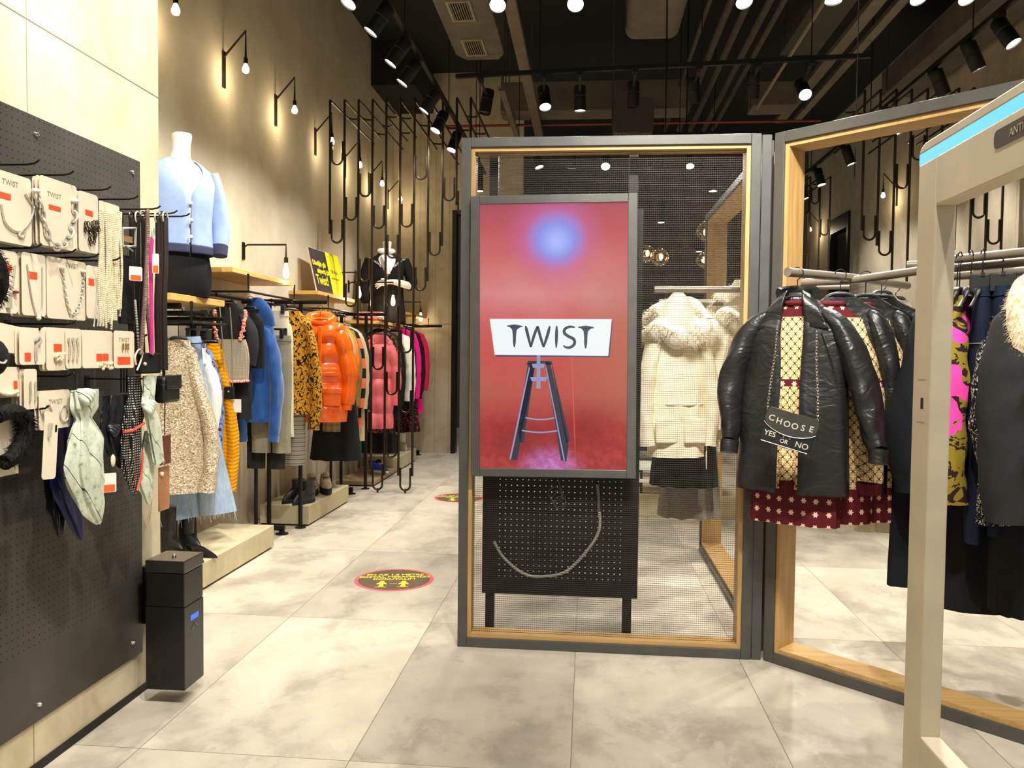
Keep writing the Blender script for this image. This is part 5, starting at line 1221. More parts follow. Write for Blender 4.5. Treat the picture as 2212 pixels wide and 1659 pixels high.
def chain(t, M, pts, r=.0022, links=False, mat=None, name='chain', k=10, zo=.004):
    P = [M @ Vector((p.x, p.y, zo)) for p in smooth_path(pts, k)]
    b = MB()
    if links:
        # walk along the curve and set alternating oval links
        L = [0]
        for i in range(1, len(P)): L.append(L[-1] + (P[i] - P[i - 1]).length)
        n = max(4, int(L[-1] / (r * 5.2))); 
        for i in range(n):
            s_ = L[-1] * (i + .5) / n; j = 0
            while j < len(L) - 2 and L[j + 1] < s_: j += 1
            f = (s_ - L[j]) / max(1e-6, L[j + 1] - L[j]); p = P[j].lerp(P[j + 1], f); d = (P[j + 1] - P[j]).normalized()
            nrm_ = (M.to_3x3() @ Vector((0, 0, 1))); sd = d.cross(nrm_).normalized()
            if i % 2: sd = (sd * .5 + nrm_ * .8).normalized()
            b.tube([p + d * (r * 3.6 * math.cos(a)) + sd * (r * 2.1 * math.sin(a)) for a in [2 * PI * q / 12 for q in range(12)]], r * .62, 6, close=True)
    else:
        R = [r * (1 + .45 * (i % 2)) for i in range(len(P))]
        b.tube(P, R, 6)
    b.make(name, mat or M_SILV, t); return P
def beads(t, M, pts, r, mat=None, name='beads', zo=.006, k=8):
    b = MB()
    for p in smooth_path(pts, k): b.ball(M @ Vector((p.x, p.y, zo)), r, n=8)
    b.make(name, mat or M_PEARL, t)
tips1 = [(85, 349), (160, 372), (240, 405), (299, 425), (347, 447), (383, 457), (410, 463)]
for k, p in enumerate(tips1): hook(*p, ['first wire hook of the top row at the left edge', 'wire hook above the thin chain card, second of the top row', 'wire hook above the thick silver chain card', 'wire hook above the black chandelier earring card', 'wire hook holding the hanging pearl strands', 'wire hook holding the front bundle of belts', 'rightmost wire hook of the top row, behind the belts'][k], xt=-1.60)
for k, p in enumerate([(90, 530), (165, 541), (214, 551), (260, 558), (305, 573)]): hook(*p, ['leftmost wire hook of the second row', 'second row wire hook over the heart charm card', 'second row wire hook over the thin necklace card', 'second row wire hook crossing the pearl strands', 'rightmost wire hook of the second row near the buckle'][k], xt=-1.60)
for k, p in enumerate([(88, 712), (165, 695), (318, 725)]): hook(*p, ['lowest left wire hook of the third row', 'third row wire hook reaching up at a slant', 'third row wire hook through the gold earring card'][k], xt=-1.60)
for k, p in enumerate([(160, 808), (106, 879), (178, 895), (215, 864), (318, 815)]): hook(*p, ['wire hook right of the small earring cards', 'wire hook over the black fur headband', 'wire hook through the long narrow card', 'wire hook through the pale green scarf', 'wire hook holding the checked scarf'][k], xt=-1.60)
X1 = -1.63
t, M, l_ = card('big ivory card with a thin silver chain at the left edge, top row', -70, 68, 366, 520, X1, stickers=((-2, 23, 413, 433),), text=(22, 396), backs=2)
chain(t, M, [l_(52, 418), l_(66, 440), l_(71, 452), l_(62, 478), l_(46, 497), l_(28, 498), l_(8, 478), l_(0, 440)], .0021)
chain(t, M, [l_(46, 497), l_(38, 506), l_(46, 512), l_(52, 503)], .003, name='pendant')
t, M, l_ = card('big ivory card with a thick silver link chain, top row', 86, 166, 390, 536, X1 + .01, stickers=((105, 131, 441, 458),), text=(117, 423), backs=2)
chain(t, M, [l_(72, 414), l_(84, 440), l_(95, 490), l_(110, 525), l_(125, 533), l_(142, 518), l_(154, 480), l_(160, 440)], .0052, True)
for q in ((72, 412), (157, 434)): MB().ball(M @ (l_(*q) + Vector((0, 0, .008))), .013, .013, .008, 10).make('white_bow', M_WHITE, t)
t, M, l_ = card('narrow ivory card with a black chandelier earring, top row', 170, 212, 417, 545, X1 + .01, stickers=((184, 200, 452, 468),), backs=2)
b = MB(); rnd = random.Random(5)
for i in range(26):
    px, py = 181 + rnd.random() * 30, 480 + rnd.random() * 20; 
    if i > 16: px, py = 190 + rnd.random() * 14, 500 + rnd.random() * 26
    c = l_(px, py); b.tube([M @ (c + Vector((.006 * math.cos(a), .010 * math.sin(a), .006))) for a in [2 * PI * q / 9 for q in range(9)]], .0016, 5, close=True)
b.make('chandelier_earring', M_GUN, t)
X2 = -1.64
t, M, l_ = card('ivory card with a charm bracelet and a red heart, second row', -20, 38, 540, 676, X2, stickers=((9, 25, 570, 588),), backs=1)
chain(t, M, [l_(30, 572), l_(26, 610), l_(20, 636), l_(12, 640), l_(6, 620)], .0024); b = MB().ball(M @ (l_(30, 631) + Vector((0, 0, .006))), .009, .009, .005, 10); b.make('red_heart_charm', paint('heart_red', (150, 34, 40), .3), t)
MB().tube([M @ (l_(18, 640) + Vector((0, 0, .005))), M @ (l_(16, 666) + Vector((0, 0, .005)))], [.006, .009], 8).make('silver_tassel', M_SILV, t)
t, M, l_ = card('ivory card with a fine pointed necklace, second row', 47, 99, 548, 682, X2, stickers=((62, 80, 586, 604),), backs=3)
chain(t, M, [l_(56, 570), l_(62, 620), l_(70, 660), l_(80, 686), l_(88, 665), l_(89, 620), l_(89, 575)], .0017)
MB().ball(M @ (l_(80, 687) + Vector((0, 0, .005))), .008, n=10).make('pearl_pendant', M_PEARL, t)
t, M, l_ = card('wide ivory card with a delicate link chain, second row', 101, 186, 560, 690, X2, text=(155, 575), backs=1)
chain(t, M, [l_(133, 582), l_(137, 620), l_(143, 655), l_(152, 678), l_(163, 670), l_(174, 640), l_(178, 592)], .0024, True)
for q in ((130, 578), (176, 586)): MB().ball(M @ (l_(*q) + Vector((0, 0, .007))), .009, .009, .006, 10).make('white_clasp', M_WHITE, t)
t, M, l_ = card('narrow ivory card with an orange sticker and beaded chains, second row', 187, 219, 575, 688, X2 + .01, stickers=((191, 203, 601, 617),), backs=2)
chain(t, M, [l_(206, 600), l_(208, 640), l_(202, 690), l_(200, 706)], .002); chain(t, M, [l_(212, 600), l_(214, 640), l_(208, 705)], .002)
X3 = -1.62
t, M, l_ = card('tilted blank ivory card at the left edge, third row', -40, 82, 702, 762, X3, roll=-.12, backs=2)
t, M, l_ = card('ivory card with a silver flower earring, third row', 42, 98, 708, 788, X3 + .015, stickers=((53, 66, 762, 780),), backs=1)
beads(t, M, [l_(74, 735), l_(80, 728), l_(84, 738), l_(76, 745), l_(74, 760), l_(75, 778)], .0045, M_SILV, 'flower_earring')
t, M, l_ = card('ivory card with a pearl cluster, third row', 100, 150, 708, 800, X3 + .01, stickers=((116, 133, 743, 760),), backs=2)
b = MB(); rnd = random.Random(9)
for i in range(16): b.ball(M @ (l_(116 + rnd.random() * 20, 763 + rnd.random() * 16) + Vector((0, 0, .007))), .006, n=8)
b.make('pearl_cluster', M_PEARL, t)
t, M, l_ = card('ivory card covered in sparkling bead strings, third row', 142, 176, 710, 796, X3 + .015, backs=1)
for k in range(3): beads(t, M, [l_(145 + 9 * k, 730), l_(148 + 9 * k, 750), l_(146 + 9 * k, 776)], .0035, M_SILV, 'bead_string')
t, M, l_ = card('wide ivory card with two orange stickers and pearl drops, third row', 178, 244, 714, 795, X3 + .02, stickers=((208, 220, 764, 780), (221, 234, 764, 780)), backs=1)
b = MB(); rnd = random.Random(4)
for i in range(16): b.ball(M @ (l_(212 + rnd.random() * 28, 782 + rnd.random() * 16) + Vector((0, 0, .008))), .0055, n=8)
b.make('pearl_drops', M_PEARL, t)
t, M, l_ = card('ivory card with gold earrings and an orange sticker, third row', 246, 290, 715, 795, X3 + .03, stickers=((254, 281, 771, 787),), text=(268, 735))
b = MB()
for q in (263, 269, 274): b.tube([M @ (l_(q, y_) + Vector((0, 0, .005))) for y_ in (742, 756)], .003, 6)
b.make('gold_earrings', paint('gold', (196, 164, 84), .25, .9), t)
t, M, l_ = card('small ivory card with pearl clips at the left edge, fourth row', 0, 44, 793, 858, X3, stickers=((29, 37, 823, 840),), backs=2)
beads(t, M, [l_(2, 850), l_(12, 852), l_(22, 850), l_(32, 846)], .007, M_PEARL, 'pearl_clips', k=3)
t, M, l_ = card('small ivory card with drop earrings, fourth row', 52, 80, 797, 884, X3 + .015, backs=3)
for q in (62, 73): beads(t, M, [l_(q, 825), l_(q + 1, 845), l_(q, 864)], .003, M_SILV, 'drop_earring')
t, M, l_ = card('big ivory card with silver hoop earrings, fifth row', 84, 152, 843, 926, X3 - .01, text=(120, 868), backs=1)
for q in (100, 137):
    c = l_(q, 893); MB().tube([M @ (c + Vector((.02 * math.cos(a), .026 * math.sin(a), .004))) for a in [2 * PI * i / 26 for i in range(26)]], .0022, 6, close=True).make('hoop_earring', M_SILV, t)
t, M, l_ = card('long narrow tilted ivory card with a black slot, fifth row', 98, 128, 890, 1034, X3 + .06, roll=-.09)
MB().prism([(a + l_(124, 924).x * .9, c + l_(124, 924).y) for a, c in rrect(.008, .022, .0039)], .0003, .001, M).make('black_slot', M_BLACK, t, smooth=False)
MB().tube([M @ (l_(108, 915) + Vector((0, 0, .006))), M @ (l_(106, 945) + Vector((0, 0, .006)))], [.006, .004], 8).make('silver_ornament', M_SILV, t)
# black furry headband on a cream card
t = thing('fur_headband', 'black furry headband around a cream card at the left edge', 'headband', at(30, 890, x=-1.6))
c0, c1 = at(-40, 905, x=-1.625), at(40, 1022, x=-1.625)
MB().box(-1.627, -1.625, c0.y, c1.y, c1.z, c0.z).make('card', M_CARDB, t, smooth=False)
ring = smooth_path([at(*q, x=-1.60) for q in ((8, 1000), (30, 985), (50, 950), (56, 915), (40, 893), (15, 890), (-10, 900))], 8)
rb = MB().tube(ring, .022, 12); fur(rb, lambda r_: (lambda p, a: (p + Vector((.02 * math.cos(a), .02 * math.sin(a), .0)), (math.cos(a), math.sin(a), r_.uniform(-.6, .6))))(r_.choice(ring), r_.uniform(0, 2 * PI)), 900, .02, 3, .0012)
rb.make('fur_band', m_fur('black_fur', (10, 10, 10), (44, 42, 40)), t)
t = thing('fur_earmuff', 'round black furry earmuff at the left edge beside the heart charm card', 'earmuff', at(-30, 600, x=-1.56))
c = at(-30, 600, x=-1.56); rb = MB().ball(c, .05, .055, .085, 18)
fur(rb, lambda r_: (lambda a, b2: (c + Vector((.05 * math.cos(a) * math.cos(b2), .055 * math.sin(a) * math.cos(b2), .085 * math.sin(b2))), (math.cos(a), math.sin(a), math.sin(b2))))(r_.uniform(0, 2 * PI), r_.uniform(-1.4, 1.4)), 700, .014, 8, .001)
rb.make('fur_pad', m_fur('black_fur_deep', (8, 8, 8), (36, 34, 33)), t)
# pearl strands
P0 = at(238, 440, x=-1.63)
t = thing('pearl_strands', 'bundle of long cream pearl strands hanging on an ivory card', 'pearl strands', P0)
c0, c1 = at(214, 432, x=-1.64), at(258, 480, x=-1.64)
MB().prism([((c0.y + c1.y) / 2 + a, (c0.z + c1.z) / 2 + q) for a, q in rrect(abs(c1.y - c0.y), abs(c1.z - c0.z), .008)], -.001, 0, basis((-1.64, 0, 0), (0, 1, 0), (0, 0, 1), (1, 0, 0))).make('backing_card', M_CARDB, t, smooth=False)
rnd = random.Random(12)
for k in range(17):
    px = 215 + 47 * k / 16; b = MB(); xx = -1.632 + .012 * rnd.random()
    top_, bot = 455 + rnd.random() * 8, 690 + rnd.random() * 26
    if k > 12: bot -= 30
    n = 58
    for i in range(n):
        p = at(px + 1.5 * math.sin(i * .13 + k), top_ + (bot - top_) * i / n, x=xx); b.ball(p, .0047, n=7)
    b.make('pearl_strand', M_PEARL, t)
# belts and buckles
def strap(name, label, pts, w, mat, x, cat='belt', th=.003):
    P = [at(*q, x=x) for q in pts]; t = thing(name, label, cat, P[0], group='belts and straps on the hooks')
    b = MB(); S = smooth_path(P, 5)
    b.loft([[p + Vector((dx, dy, 0)) for dx, dy in ((-th, -w / 2), (th, -w / 2), (th, w / 2), (-th, w / 2))] for p in S]).make('strap', mat, t)
    return t, S
M_BELT = shiny('dark_belt_leather', (30, 27, 25), .4)
for k, (px, lab) in enumerate(((285, 'wide dark leather belt at the left of the bundle'), (298, 'second dark belt from the left of the bundle'), (309, 'dark belt just left of the studded chains'), (340, 'dark belt right of the pink strap'), (350, 'brown edged dark belt at the right of the bundle'), (357, 'rightmost long black belt against the blue cardigan'))):
    t, S = strap('belt', lab, [(px, 470), (px + 1, 560), (px - 2, 660), (px, 775 if k < 3 else 800)], .03 if k in (0, 5) else .022, M_BELT if k != 4 else shiny('brown_belt_leather', (74, 48, 36), .45), -1.66 + .018 * k)
    b = MB().tube([S[0] + Vector((0, .018 * math.cos(a), .022 * math.sin(a))) for a in [2 * PI * i / 16 for i in range(16)]], .003, 6, close=True); b.make('buckle', M_SILV if k % 2 else M_GUN, t)
t, S = strap('belt', 'pink leather belt among the dark belts', [(329, 512), (326, 560), (327, 660), (328, 765)], .017, shiny('pink_leather', (222, 48, 138), .4), -1.57)
MB().tube([S[0] + Vector((.004, .008 * math.cos(a), .012 + .02 * math.sin(a))) for a in [2 * PI * i / 16 for i in range(16)]], .0026, 6, close=True).make('buckle', M_SILV, t)
t = thing('buckle_belt', 'belt with a big square silver buckle beside the pearl strands', 'belt', at(278, 510, x=-1.64), group='belts and straps on the hooks')
q4 = [at(*q, x=-1.64) for q in ((264, 493), (293, 493), (292, 532), (265, 532))]
MB().tube(q4, .005, 8, close=True).make('square_buckle', M_SILV, t)
MB().tube([at(270, 530, x=-1.635), at(287, 543, x=-1.63)], .003, 6).make('buckle_pin', M_SILV, t)
MB().box(-1.66, -1.65, q4[0].y + .004, q4[1].y - .004, at(278, 700, x=-1.65).z, q4[0].z - .09).make('strap', K['black'], t, bev=.002)
MB().box(-1.649, -1.646, q4[0].y + .01, q4[1].y - .01, q4[2].z + .01, q4[0].z - .02).make('tan_keeper', paint('tan_leather', (150, 116, 68), .5), t, smooth=False)
for k, (pts, lab) in enumerate((([(320, 455), (321, 500), (319, 560), (316, 620), (312, 690), (306, 765)], 'studded silver chain belt, the longer of two in front of the belts'), ([(318, 600), (319, 650), (324, 700), (330, 765)], 'studded silver chain belt curving toward the pink belt'))):
    t = thing('chain_belt', lab, 'chain belt', at(*pts[0], x=-1.575), group='belts and straps on the hooks')
    S = smooth_path([at(*q, x=-1.575) for q in pts], 14); b = MB()
    for i, p in enumerate(S): b.ball(p, .0058, n=6)
    b.make('studded_chain', paint('old_silver', (176, 156, 142), .3, .7, var=.25, scale=80), t)
    MB().tube([p - Vector((.006, 0, 0)) for p in S], .006, 6).make('leather_backing', paint('mauve_leather', (96, 66, 62), .6), t)
price_tag('white and orange tag hanging beside the pink belt', at(336, 548, x=-1.54), math.radians(35), w=.011, h=.07)
price_tag('plain pale paper tag among the dark belts', at(293, 576, x=-1.60), math.radians(60), w=.024, h=.05)
t = thing('chain_belt', 'rhinestone trimmed strap between the ivory cards and the belts', 'chain belt', at(300, 655, x=-1.6), group='belts and straps on the hooks')
b = MB()
for p in smooth_path([at(*q, x=-1.6) for q in ((292, 650), (296, 700), (300, 760))], 10): b.ball(p, .005, n=6)
b.make('rhinestones', M_SILV, t)
t = thing('small_bag', 'small black pouch with a pearl snap below the belts', 'bag', at(320, 760, x=-1.58), group='bags hung among the clothes')
c0, c1 = at(302, 762, x=-1.585), at(346, 806, x=-1.585)
MB().box(-1.605, -1.58, c0.y, c1.y, c1.z, c0.z).make('pouch', K['black'], t, bev=.006)
MB().ball(at(313, 786, x=-1.578), .007, n=10).make('pearl_snap', M_PEARL, t)
MB().tube(smooth_path([at(*q, x=-1.58) for q in ((294, 788), (292, 770), (300, 755), (308, 760), (304, 780), (296, 800))], 6), .003, 6).make('cord_loop', M_PEARL, t)
t = thing('crossbody_bag', 'black crossbody bag hanging in front of the tweed jacket', 'bag', at(365, 830, x=-1.62), group='bags hung among the clothes')
c0, c1 = at(352, 812, x=-1.62), at(386, 868, x=-1.62)
MB().box(-1.66, -1.61, c0.y, c1.y + .0, c1.z, c0.z).make('bag_body', K['leather'], t, bev=.014)
MB().box(-1.612, -1.604, c0.y + .003, c1.y - .003, (c0.z + c1.z) / 2, c0.z + .004).make('flap', K['leather'], t, bev=.004)
MB().tube(smooth_path([at(*q, x=-1.63) for q in ((354, 815), (353, 700), (354, 560), (357, 470))], 6), .006, 8).make('shoulder_strap', K['black'], t)

# ---------------------------------------------------------------- scarves
def scarf(name, label, mat, x, pts, wd, flat=.36, seed=0, wr=.2, knot=None, n=48, trim=None):
    """soft gathered cloth following a centre line (pixels on the hook plane) with widths in metres"""
    P = smooth_path([at(*q, x=x) for q in pts], 7); m = len(P) - 1
    t = thing(name, label, 'scarf', P[0], group='scarves knotted on the hooks')
    R = []
    for i, p in enumerate(P):
        u_ = i / m * (len(wd) - 1); j = min(int(u_), len(wd) - 2); w = (wd[j] + (wd[j + 1] - wd[j]) * (u_ - j)) / 2
        ring = []
        for k in range(n):
            a = 2 * PI * k / n; f = 1 + wr * (.35 + .65 * min(1, i / (m * .3))) * math.sin(7 * a + seed + i * .16 + 1.5 * math.sin(i * .11)) + wr * 1.3 * nz(math.cos(a) * 1.6, math.sin(a) * 1.6, i * .10, seed)
            ring.append(p + Vector((w * flat * math.sin(a) * f, w * math.cos(a) * f, .25 * w * math.sin(3 * a + seed) * (i > m * .8))))
        R.append(ring)
    MB().loft(R).make('draped_cloth', mat, t)
    if knot:
        c = at(*knot[:2], x=x + .02); b = MB(); r = knot[2] * .72
        for k in range(2):
            b.tube([c + Vector((.4 * r * math.sin(a * 2 + k), r * .9 * math.cos(a + k), r * .75 * math.sin(a))) for a in [2 * PI * q / 18 for q in range(18)]], r * .42, 10, close=True)
        b.make('knot', mat, t)
    return t, P
q = NM('sage_silk', .42, spec=.45); v = q.oc(); n_ = q.noise(v, 40, 5, .7); x_, y_, z_ = q.xyz(v)
c_ = q.ramp(n_, [(.3, (126, 138, 116)), (.42, (196, 206, 182)), (.6, (216, 222, 200))])
ln_ = q.math('LESS_THAN', q.math('ABSOLUTE', q.math('SUBTRACT', q.math('FRACT', q.math('MULTIPLY_ADD', z_, 7.0, q.math('MULTIPLY', y_, 8.0))), .5)), .012)
q.color(q.mix(ln_, c_, (40, 46, 46))); q.bump(n_, .2, .003); M_SAGE = q.m
q = NM('checked_silk', .5, spec=.35); x_, y_, z_ = q.xyz()
def _g(a): return q.math('LESS_THAN', q.math('FRACT', q.math('MULTIPLY_ADD', a, 110.0, 500.0)), .42)
g_ = q.math('MULTIPLY', _g(y_), _g(z_)); q.color(q.mix(g_, (24, 24, 28), (214, 204, 182))); M_CHK = q.m
M_SATIN = shiny('black_satin', (30, 31, 36), .28, .3, 12)
M_DBLUE = shiny('dark_blue_satin', (16, 26, 84), .4, .2, 12)
scarf('scarf', 'dark blue satin scarf hanging low behind the pale green scarf', M_DBLUE, -1.72, [(140, 880), (138, 960), (142, 1040), (160, 1110), (176, 1165)], [.10, .12, .13, .09, .02], seed=7)
scarf('scarf', 'black silk scarf behind the dark blue scarf', M_SATIN, -1.76, [(118, 930), (120, 1020), (125, 1100), (128, 1160)], [.08, .10, .09, .02], seed=8)
t, P = scarf('scarf', 'large pale green printed silk scarf knotted over the front hook', M_SAGE, -1.60, [(184, 842), (182, 880), (180, 905), (186, 950), (182, 1000), (188, 1050), (200, 1100), (213, 1132)], [.125, .12, .07, .15, .16, .14, .10, .015], seed=1, knot=(186, 858, .035))
scarf('scarf', 'black satin scarf knotted between the green and checked scarves', M_SATIN, -1.66, [(252, 853), (248, 890), (240, 935), (250, 980), (262, 1010)], [.115, .13, .10, .07, .02], seed=2, knot=(246, 930, .03))
t, P = scarf('scarf', 'black and cream checked scarf with a coral border', M_CHK, -1.63, [(290, 812), (292, 850), (292, 885), (284, 930), (282, 985), (286, 1030), (290, 1068)], [.06, .07, .11, .09, .10, .075, .02], seed=3)
MB().tube(smooth_path([at(*q, x=-1.60) for q in ((268, 933), (285, 930), (300, 922), (311, 914))], 6), .005, 8).make('coral_border', fabric('coral_silk', (230, 84, 58), .5), t)
MB().tube(smooth_path([at(*q, x=-1.60) for q in ((308, 975), (306, 1020), (296, 1060))], 6), .004, 8).make('coral_border', _MC['coral_silk'], t)
t, P = scarf('scarf', 'second pale green printed scarf with a twisted knot, right of the checked scarf', M_SAGE, -1.60, [(322, 812), (322, 850), (316, 870), (326, 900), (336, 950), (344, 1000)], [.075, .07, .045, .07, .07, .06], seed=4, knot=(322, 880, .035))
scarf('scarf', 'loose tail of pale green silk below the knotted green scarf', M_SAGE, -1.64, [(322, 930), (318, 990), (314, 1040), (322, 1088)], [.05, .075, .09, .02], seed=5)
price_tag('white and orange price tag under the black satin scarf', at(236, 1022, x=-1.60), math.radians(48), w=.022, h=.065)
t = thing('shell_tag', 'pale oval tag dangling by the black satin scarf', 'tag', at(245, 985, x=-1.6), group='hanging price tags')
MB().ball(at(244, 995, x=-1.6), .006, .012, .022, 12).make('oval_tag', M_CARDB, t)
t = thing('leather_tag', 'brown leather flap tag beside the green scarf', 'tag', at(358, 945, x=-1.66), group='leather accessories by the pier corner')
c0, c1 = at(347, 942, x=-1.66), at(369, 1000, x=-1.66); MB().box(-1.666, -1.658, c0.y, c1.y, c1.z, c0.z).make('flap', shiny('brown_croc_leather', (104, 56, 38), .4, .4, 60), t, bev=.003)
t = thing('leather_tag', 'long tan leather strap hanging below the brown flap', 'tag', at(356, 1010, x=-1.68), group='leather accessories by the pier corner')
MB().tube([at(356, 815, x=-1.682), at(356, 1012, x=-1.682)], .002, 5).make('cord', M_BLACK, t)
c0, c1 = at(344, 1010, x=-1.68), at(366, 1098, x=-1.68); MB().box(-1.686, -1.678, c0.y, c1.y, c1.z, c0.z).make('strap', paint('tan_strap', (168, 116, 76), .5), t, bev=.003)
MB().ball(at(349, 1024, x=-1.674), .010, n=10).make('pearl_stud', M_PEARL, t)
t = thing('bead_chain', 'thin bead chain looping over the bare concrete pier', 'chain', at(306, 1075, x=-1.83))
b = MB()
for p in smooth_path([at(*q, x=-1.838) for q in ((306, 1075), (308, 1110), (318, 1139), (326, 1110), (329, 1080))], 9): b.ball(p, .0028, n=6)
b.make('beads', M_SILV, t)
t = thing('rhinestone_tassel', 'flat strands of rhinestones hanging above the checked scarf', 'necklace', at(266, 795, x=-1.64))
for k in range(3):
    b = MB()
    for i in range(20): b.ball(at(262 + 6 * k, 797 + 2.6 * i, x=-1.64), .0042, n=6)
    b.make('rhinestone_strand', M_GUN, t)
t = thing('beret', 'black cap at the left edge beside the small earring cards', 'cap', at(-4, 770, x=-1.58))
c = at(-24, 772, x=-1.58); MB().ball(c, .045, .05, .055, 16).make('crown', K['black'], t)
MB().tube(smooth_path([at(*q, x=-1.53) for q in ((-4, 782), (8, 784), (14, 778))], 5), .003, 6).make('metal_trim', M_SILV, t)

# ================================================================ black dispenser on the pier corner
t = thing('scent_dispenser', 'tall black box dispenser with a blue display mounted at the pier corner', 'dispenser', (-1.685, 3.13, .06))
M_DISP = paint('dispenser_black', (28, 27, 25), .34, .2, var=.1)
MB().box(-1.765, -1.6, 3.05, 3.213, .06, .398).make('lower_body', M_DISP, t, smooth=False, bev=.003)
MB().box(-1.763, -1.602, 3.052, 3.211, .4, .535).make('upper_body', M_DISP, t, smooth=False, bev=.003)
MB().box(-1.765, -1.6, 3.05, 3.213, .538, .588).make('lid', shiny('dispenser_lid', (40, 38, 35), .12, .0, 10, .6), t, smooth=False, bev=.003)
MB().box(-1.8449, -1.7652, 3.155, 3.24, .29, .53).make('wall_bracket', M_BLACK, t, smooth=False)
MB().box(-1.6, -1.5985, 3.10, 3.165, .33, .352).make('display', emission('display_blue', (44, 110, 240), 1.2), t, smooth=False)
b = MB()
for k in range(5): b.lathe([(.0045, 0), (.0045, .001)], (-1.599, 3.112 + .011 * k, .308 - .006 * abs(k - 2)), (1, 0, 0), 10)
b.make('buttons', paint('button_grey', (90, 88, 82), .4), t)
MB().lathe([(.008, 0), (.008, .006), (.004, .011), (.0001, .012)], (-1.68, 3.12, .588), (0, 0, 1), 12).make('nozzle', M_CHROME, t)
# ================================================================ right hand rack in the angled frame
GR = 'garments on the right hand racks'
t = thing('cross_rack', 'grey tube cross rack carrying the black leather coats', 'clothes rack', (1.193, 3.787, 1.8))
M_WIREH = paint('matte_black_wire', (10, 10, 10), .95)
M_RAIL = paint('grey_rail_tube', (128, 118, 102), .4, .4, var=.06)
A0, A1, B0, B1, CC = Vector((.858, 3.548, 1.80)), Vector((1.586, 4.182, 1.80)), Vector((.939, 3.951, 1.80)), Vector((1.367, 3.487, 1.80)), Vector((1.193, 3.787, 1.8))
MB().tube([A0, CC, A1], .0195, 16).make('rail', M_RAIL, t)
MB().tube([B0 - Vector((0, 0, .012)), CC - Vector((0, 0, .012)), B1], .0185, 16).make('rail', M_RAIL, t)
MB().tube([at(1735, 620, y=4.05), at(1835, 619, y=3.98)], .013, 12).make('lower_rail', M_RAIL, t)
MB().lathe([(.021, 0), (.021, .012), (.0001, .0125)], A0 + (A0 - CC).normalized() * .0, (A0 - CC), 18).make('end_cap', M_RAIL, t)
MB().tube([CC, (CC.x, CC.y, CEIL)], .0022, 6).make('ceiling_wire', M_WIREH, t)
YA = math.radians(-27)
def rail_pt(px): return A0 + (CC - A0) * ((px - 1705) / 135.0)
# first coat, open over the printed dress
h1 = rail_pt(1722); cx, w, z0, z1 = bx(1622, 1812, 640, 1062, 3.56)
cz = z1 + .005; L = cz - z0 - .01
t = garment_root('leather_coat', 'black leather shirt coat hanging open at the front of the cross rack', 'coat', h1.x + .0, h1.y, z0, YA, GR)
prof = [(0, .235), (.45, .222), (.80, .205), (.87, .185), (.92, .145), (.96, .105), (1, .072)]
dp = [(0, .105), (.5, .09), (.85, .075), (1, .05)]
gapf = lambda u: .15 if u < .5 else .14 + .12 * max(0, (u - .5) / .5) ** 2 + (.25 * max(0, (u - .9) / .1))
MB().loft(cloth_rings(L, prof, dp, N=56, nr=36, fold=.13, fk=5, seed=80, gap=gapf), closed=False).make('body', K['leather'], t, thick=.004)
for s_ in (-1, 1):
    pts = [(s_ * .085, 0, L - .055), (s_ * .165, 0, L - .115), (s_ * .235, -.005, L - .24), (s_ * (.272 if s_ < 0 else .292), -.02, L - .42), (s_ * (.262 if s_ < 0 else .328), -.05, L - .57), (s_ * (.26 if s_ < 0 else .35), -.07, L - .63)]
    sv_ = limb(pts, [.03, .07, .088, .088, .068, .052], 5 + s_, .085, .64, 26, 11).make('sleeve', K['leather'], t)
    limb([pts[-1], (pts[-1][0], pts[-1][1] - .012, pts[-1][2] - .055)], [.053, .05], 0, 0.02, .75).make('cuff', K['leather'], sv_)
def flap(px, nm='collar_flap'):
    """a soft folded collar leaf: rolled at the neck, lying out over the shoulder"""
    rows = []
    for i in range(7):
        v = i / 6; row = []
        for j in range(9):
            u = j / 8
            x = px * (.030 + .05 * u + .045 * v * u + .022 * v); z = L + .028 - .03 * u - v * (.135 + .02 * (1 - u)) + .02 * math.sin(PI * v) * (1 - u)
            y = -.048 - .022 * v - .03 * math.sin(PI * min(1, v * 1.2)) * (.5 + .5 * u) + .03 * u * (1 - v)
            row.append(Vector((x, y, z)))
        rows.append(row)
    MB().loft(rows, closed=False).make(nm, K['leather'], t, thick=.005)
flap(-1); flap(1)
MB().tube([(.078 * math.cos(a), .045 * math.sin(a), L + .02 + .012 * math.sin(a)) for a in [PI * .02 + PI * .96 * k / 16 for k in range(17)]], .017, 8, flat=1.5).make('collar_stand', K['leather'], t)
MB().tube(smooth_path([(.12, -.075, L - .15), (.16, -.083, L - .25), (.195, -.087, L - .36)], 5), .003, 6).make('piped_seam', K['leather'], t)
hanger('the front black leather coat', h1.x, h1.y, cz - .01, 1.80, YA, .17, letters=True)
def dress(label, px, dx, w, yaw, seed, sl=0, L=.955, zb=.71, hangit=False, d=.05):
    p = rail_pt(px)
    t = top('printed_dress', label, 'dress', K['print'], p.y, L, cx=p.x + dx, zs=zb + L, w=w, wb=w * 1.18, d=d, yaw=yaw, sl=sl, sr=(.085, .09), seed=seed, hang=False, group=GR, neck=.055, fold=.16, spread=.07)
    MB().tube([(.06 * math.cos(a), -.004 + .035 * math.sin(a), L + .004) for a in [2 * PI * k / 20 for k in range(20)]], .012, 8, close=True).make('neck_band', fabric('wine_cloth', (88, 16, 26), .8), t)
    if sl:
        for s_ in (-1, 1): limb([(s_ * (w - .045 + .0) + s_ * .053, -.03, L - .125 - sl + .0), (s_ * (w + .01), -.03, L - .125 - sl - .05)], [.092, .085], 0, .03, .6).make('cuff', _MC.get('wine_cloth'), t)
    return t
dress('cream lattice printed dress with wine red borders inside the front leather coat', 1724, .004, .158, YA, 81)
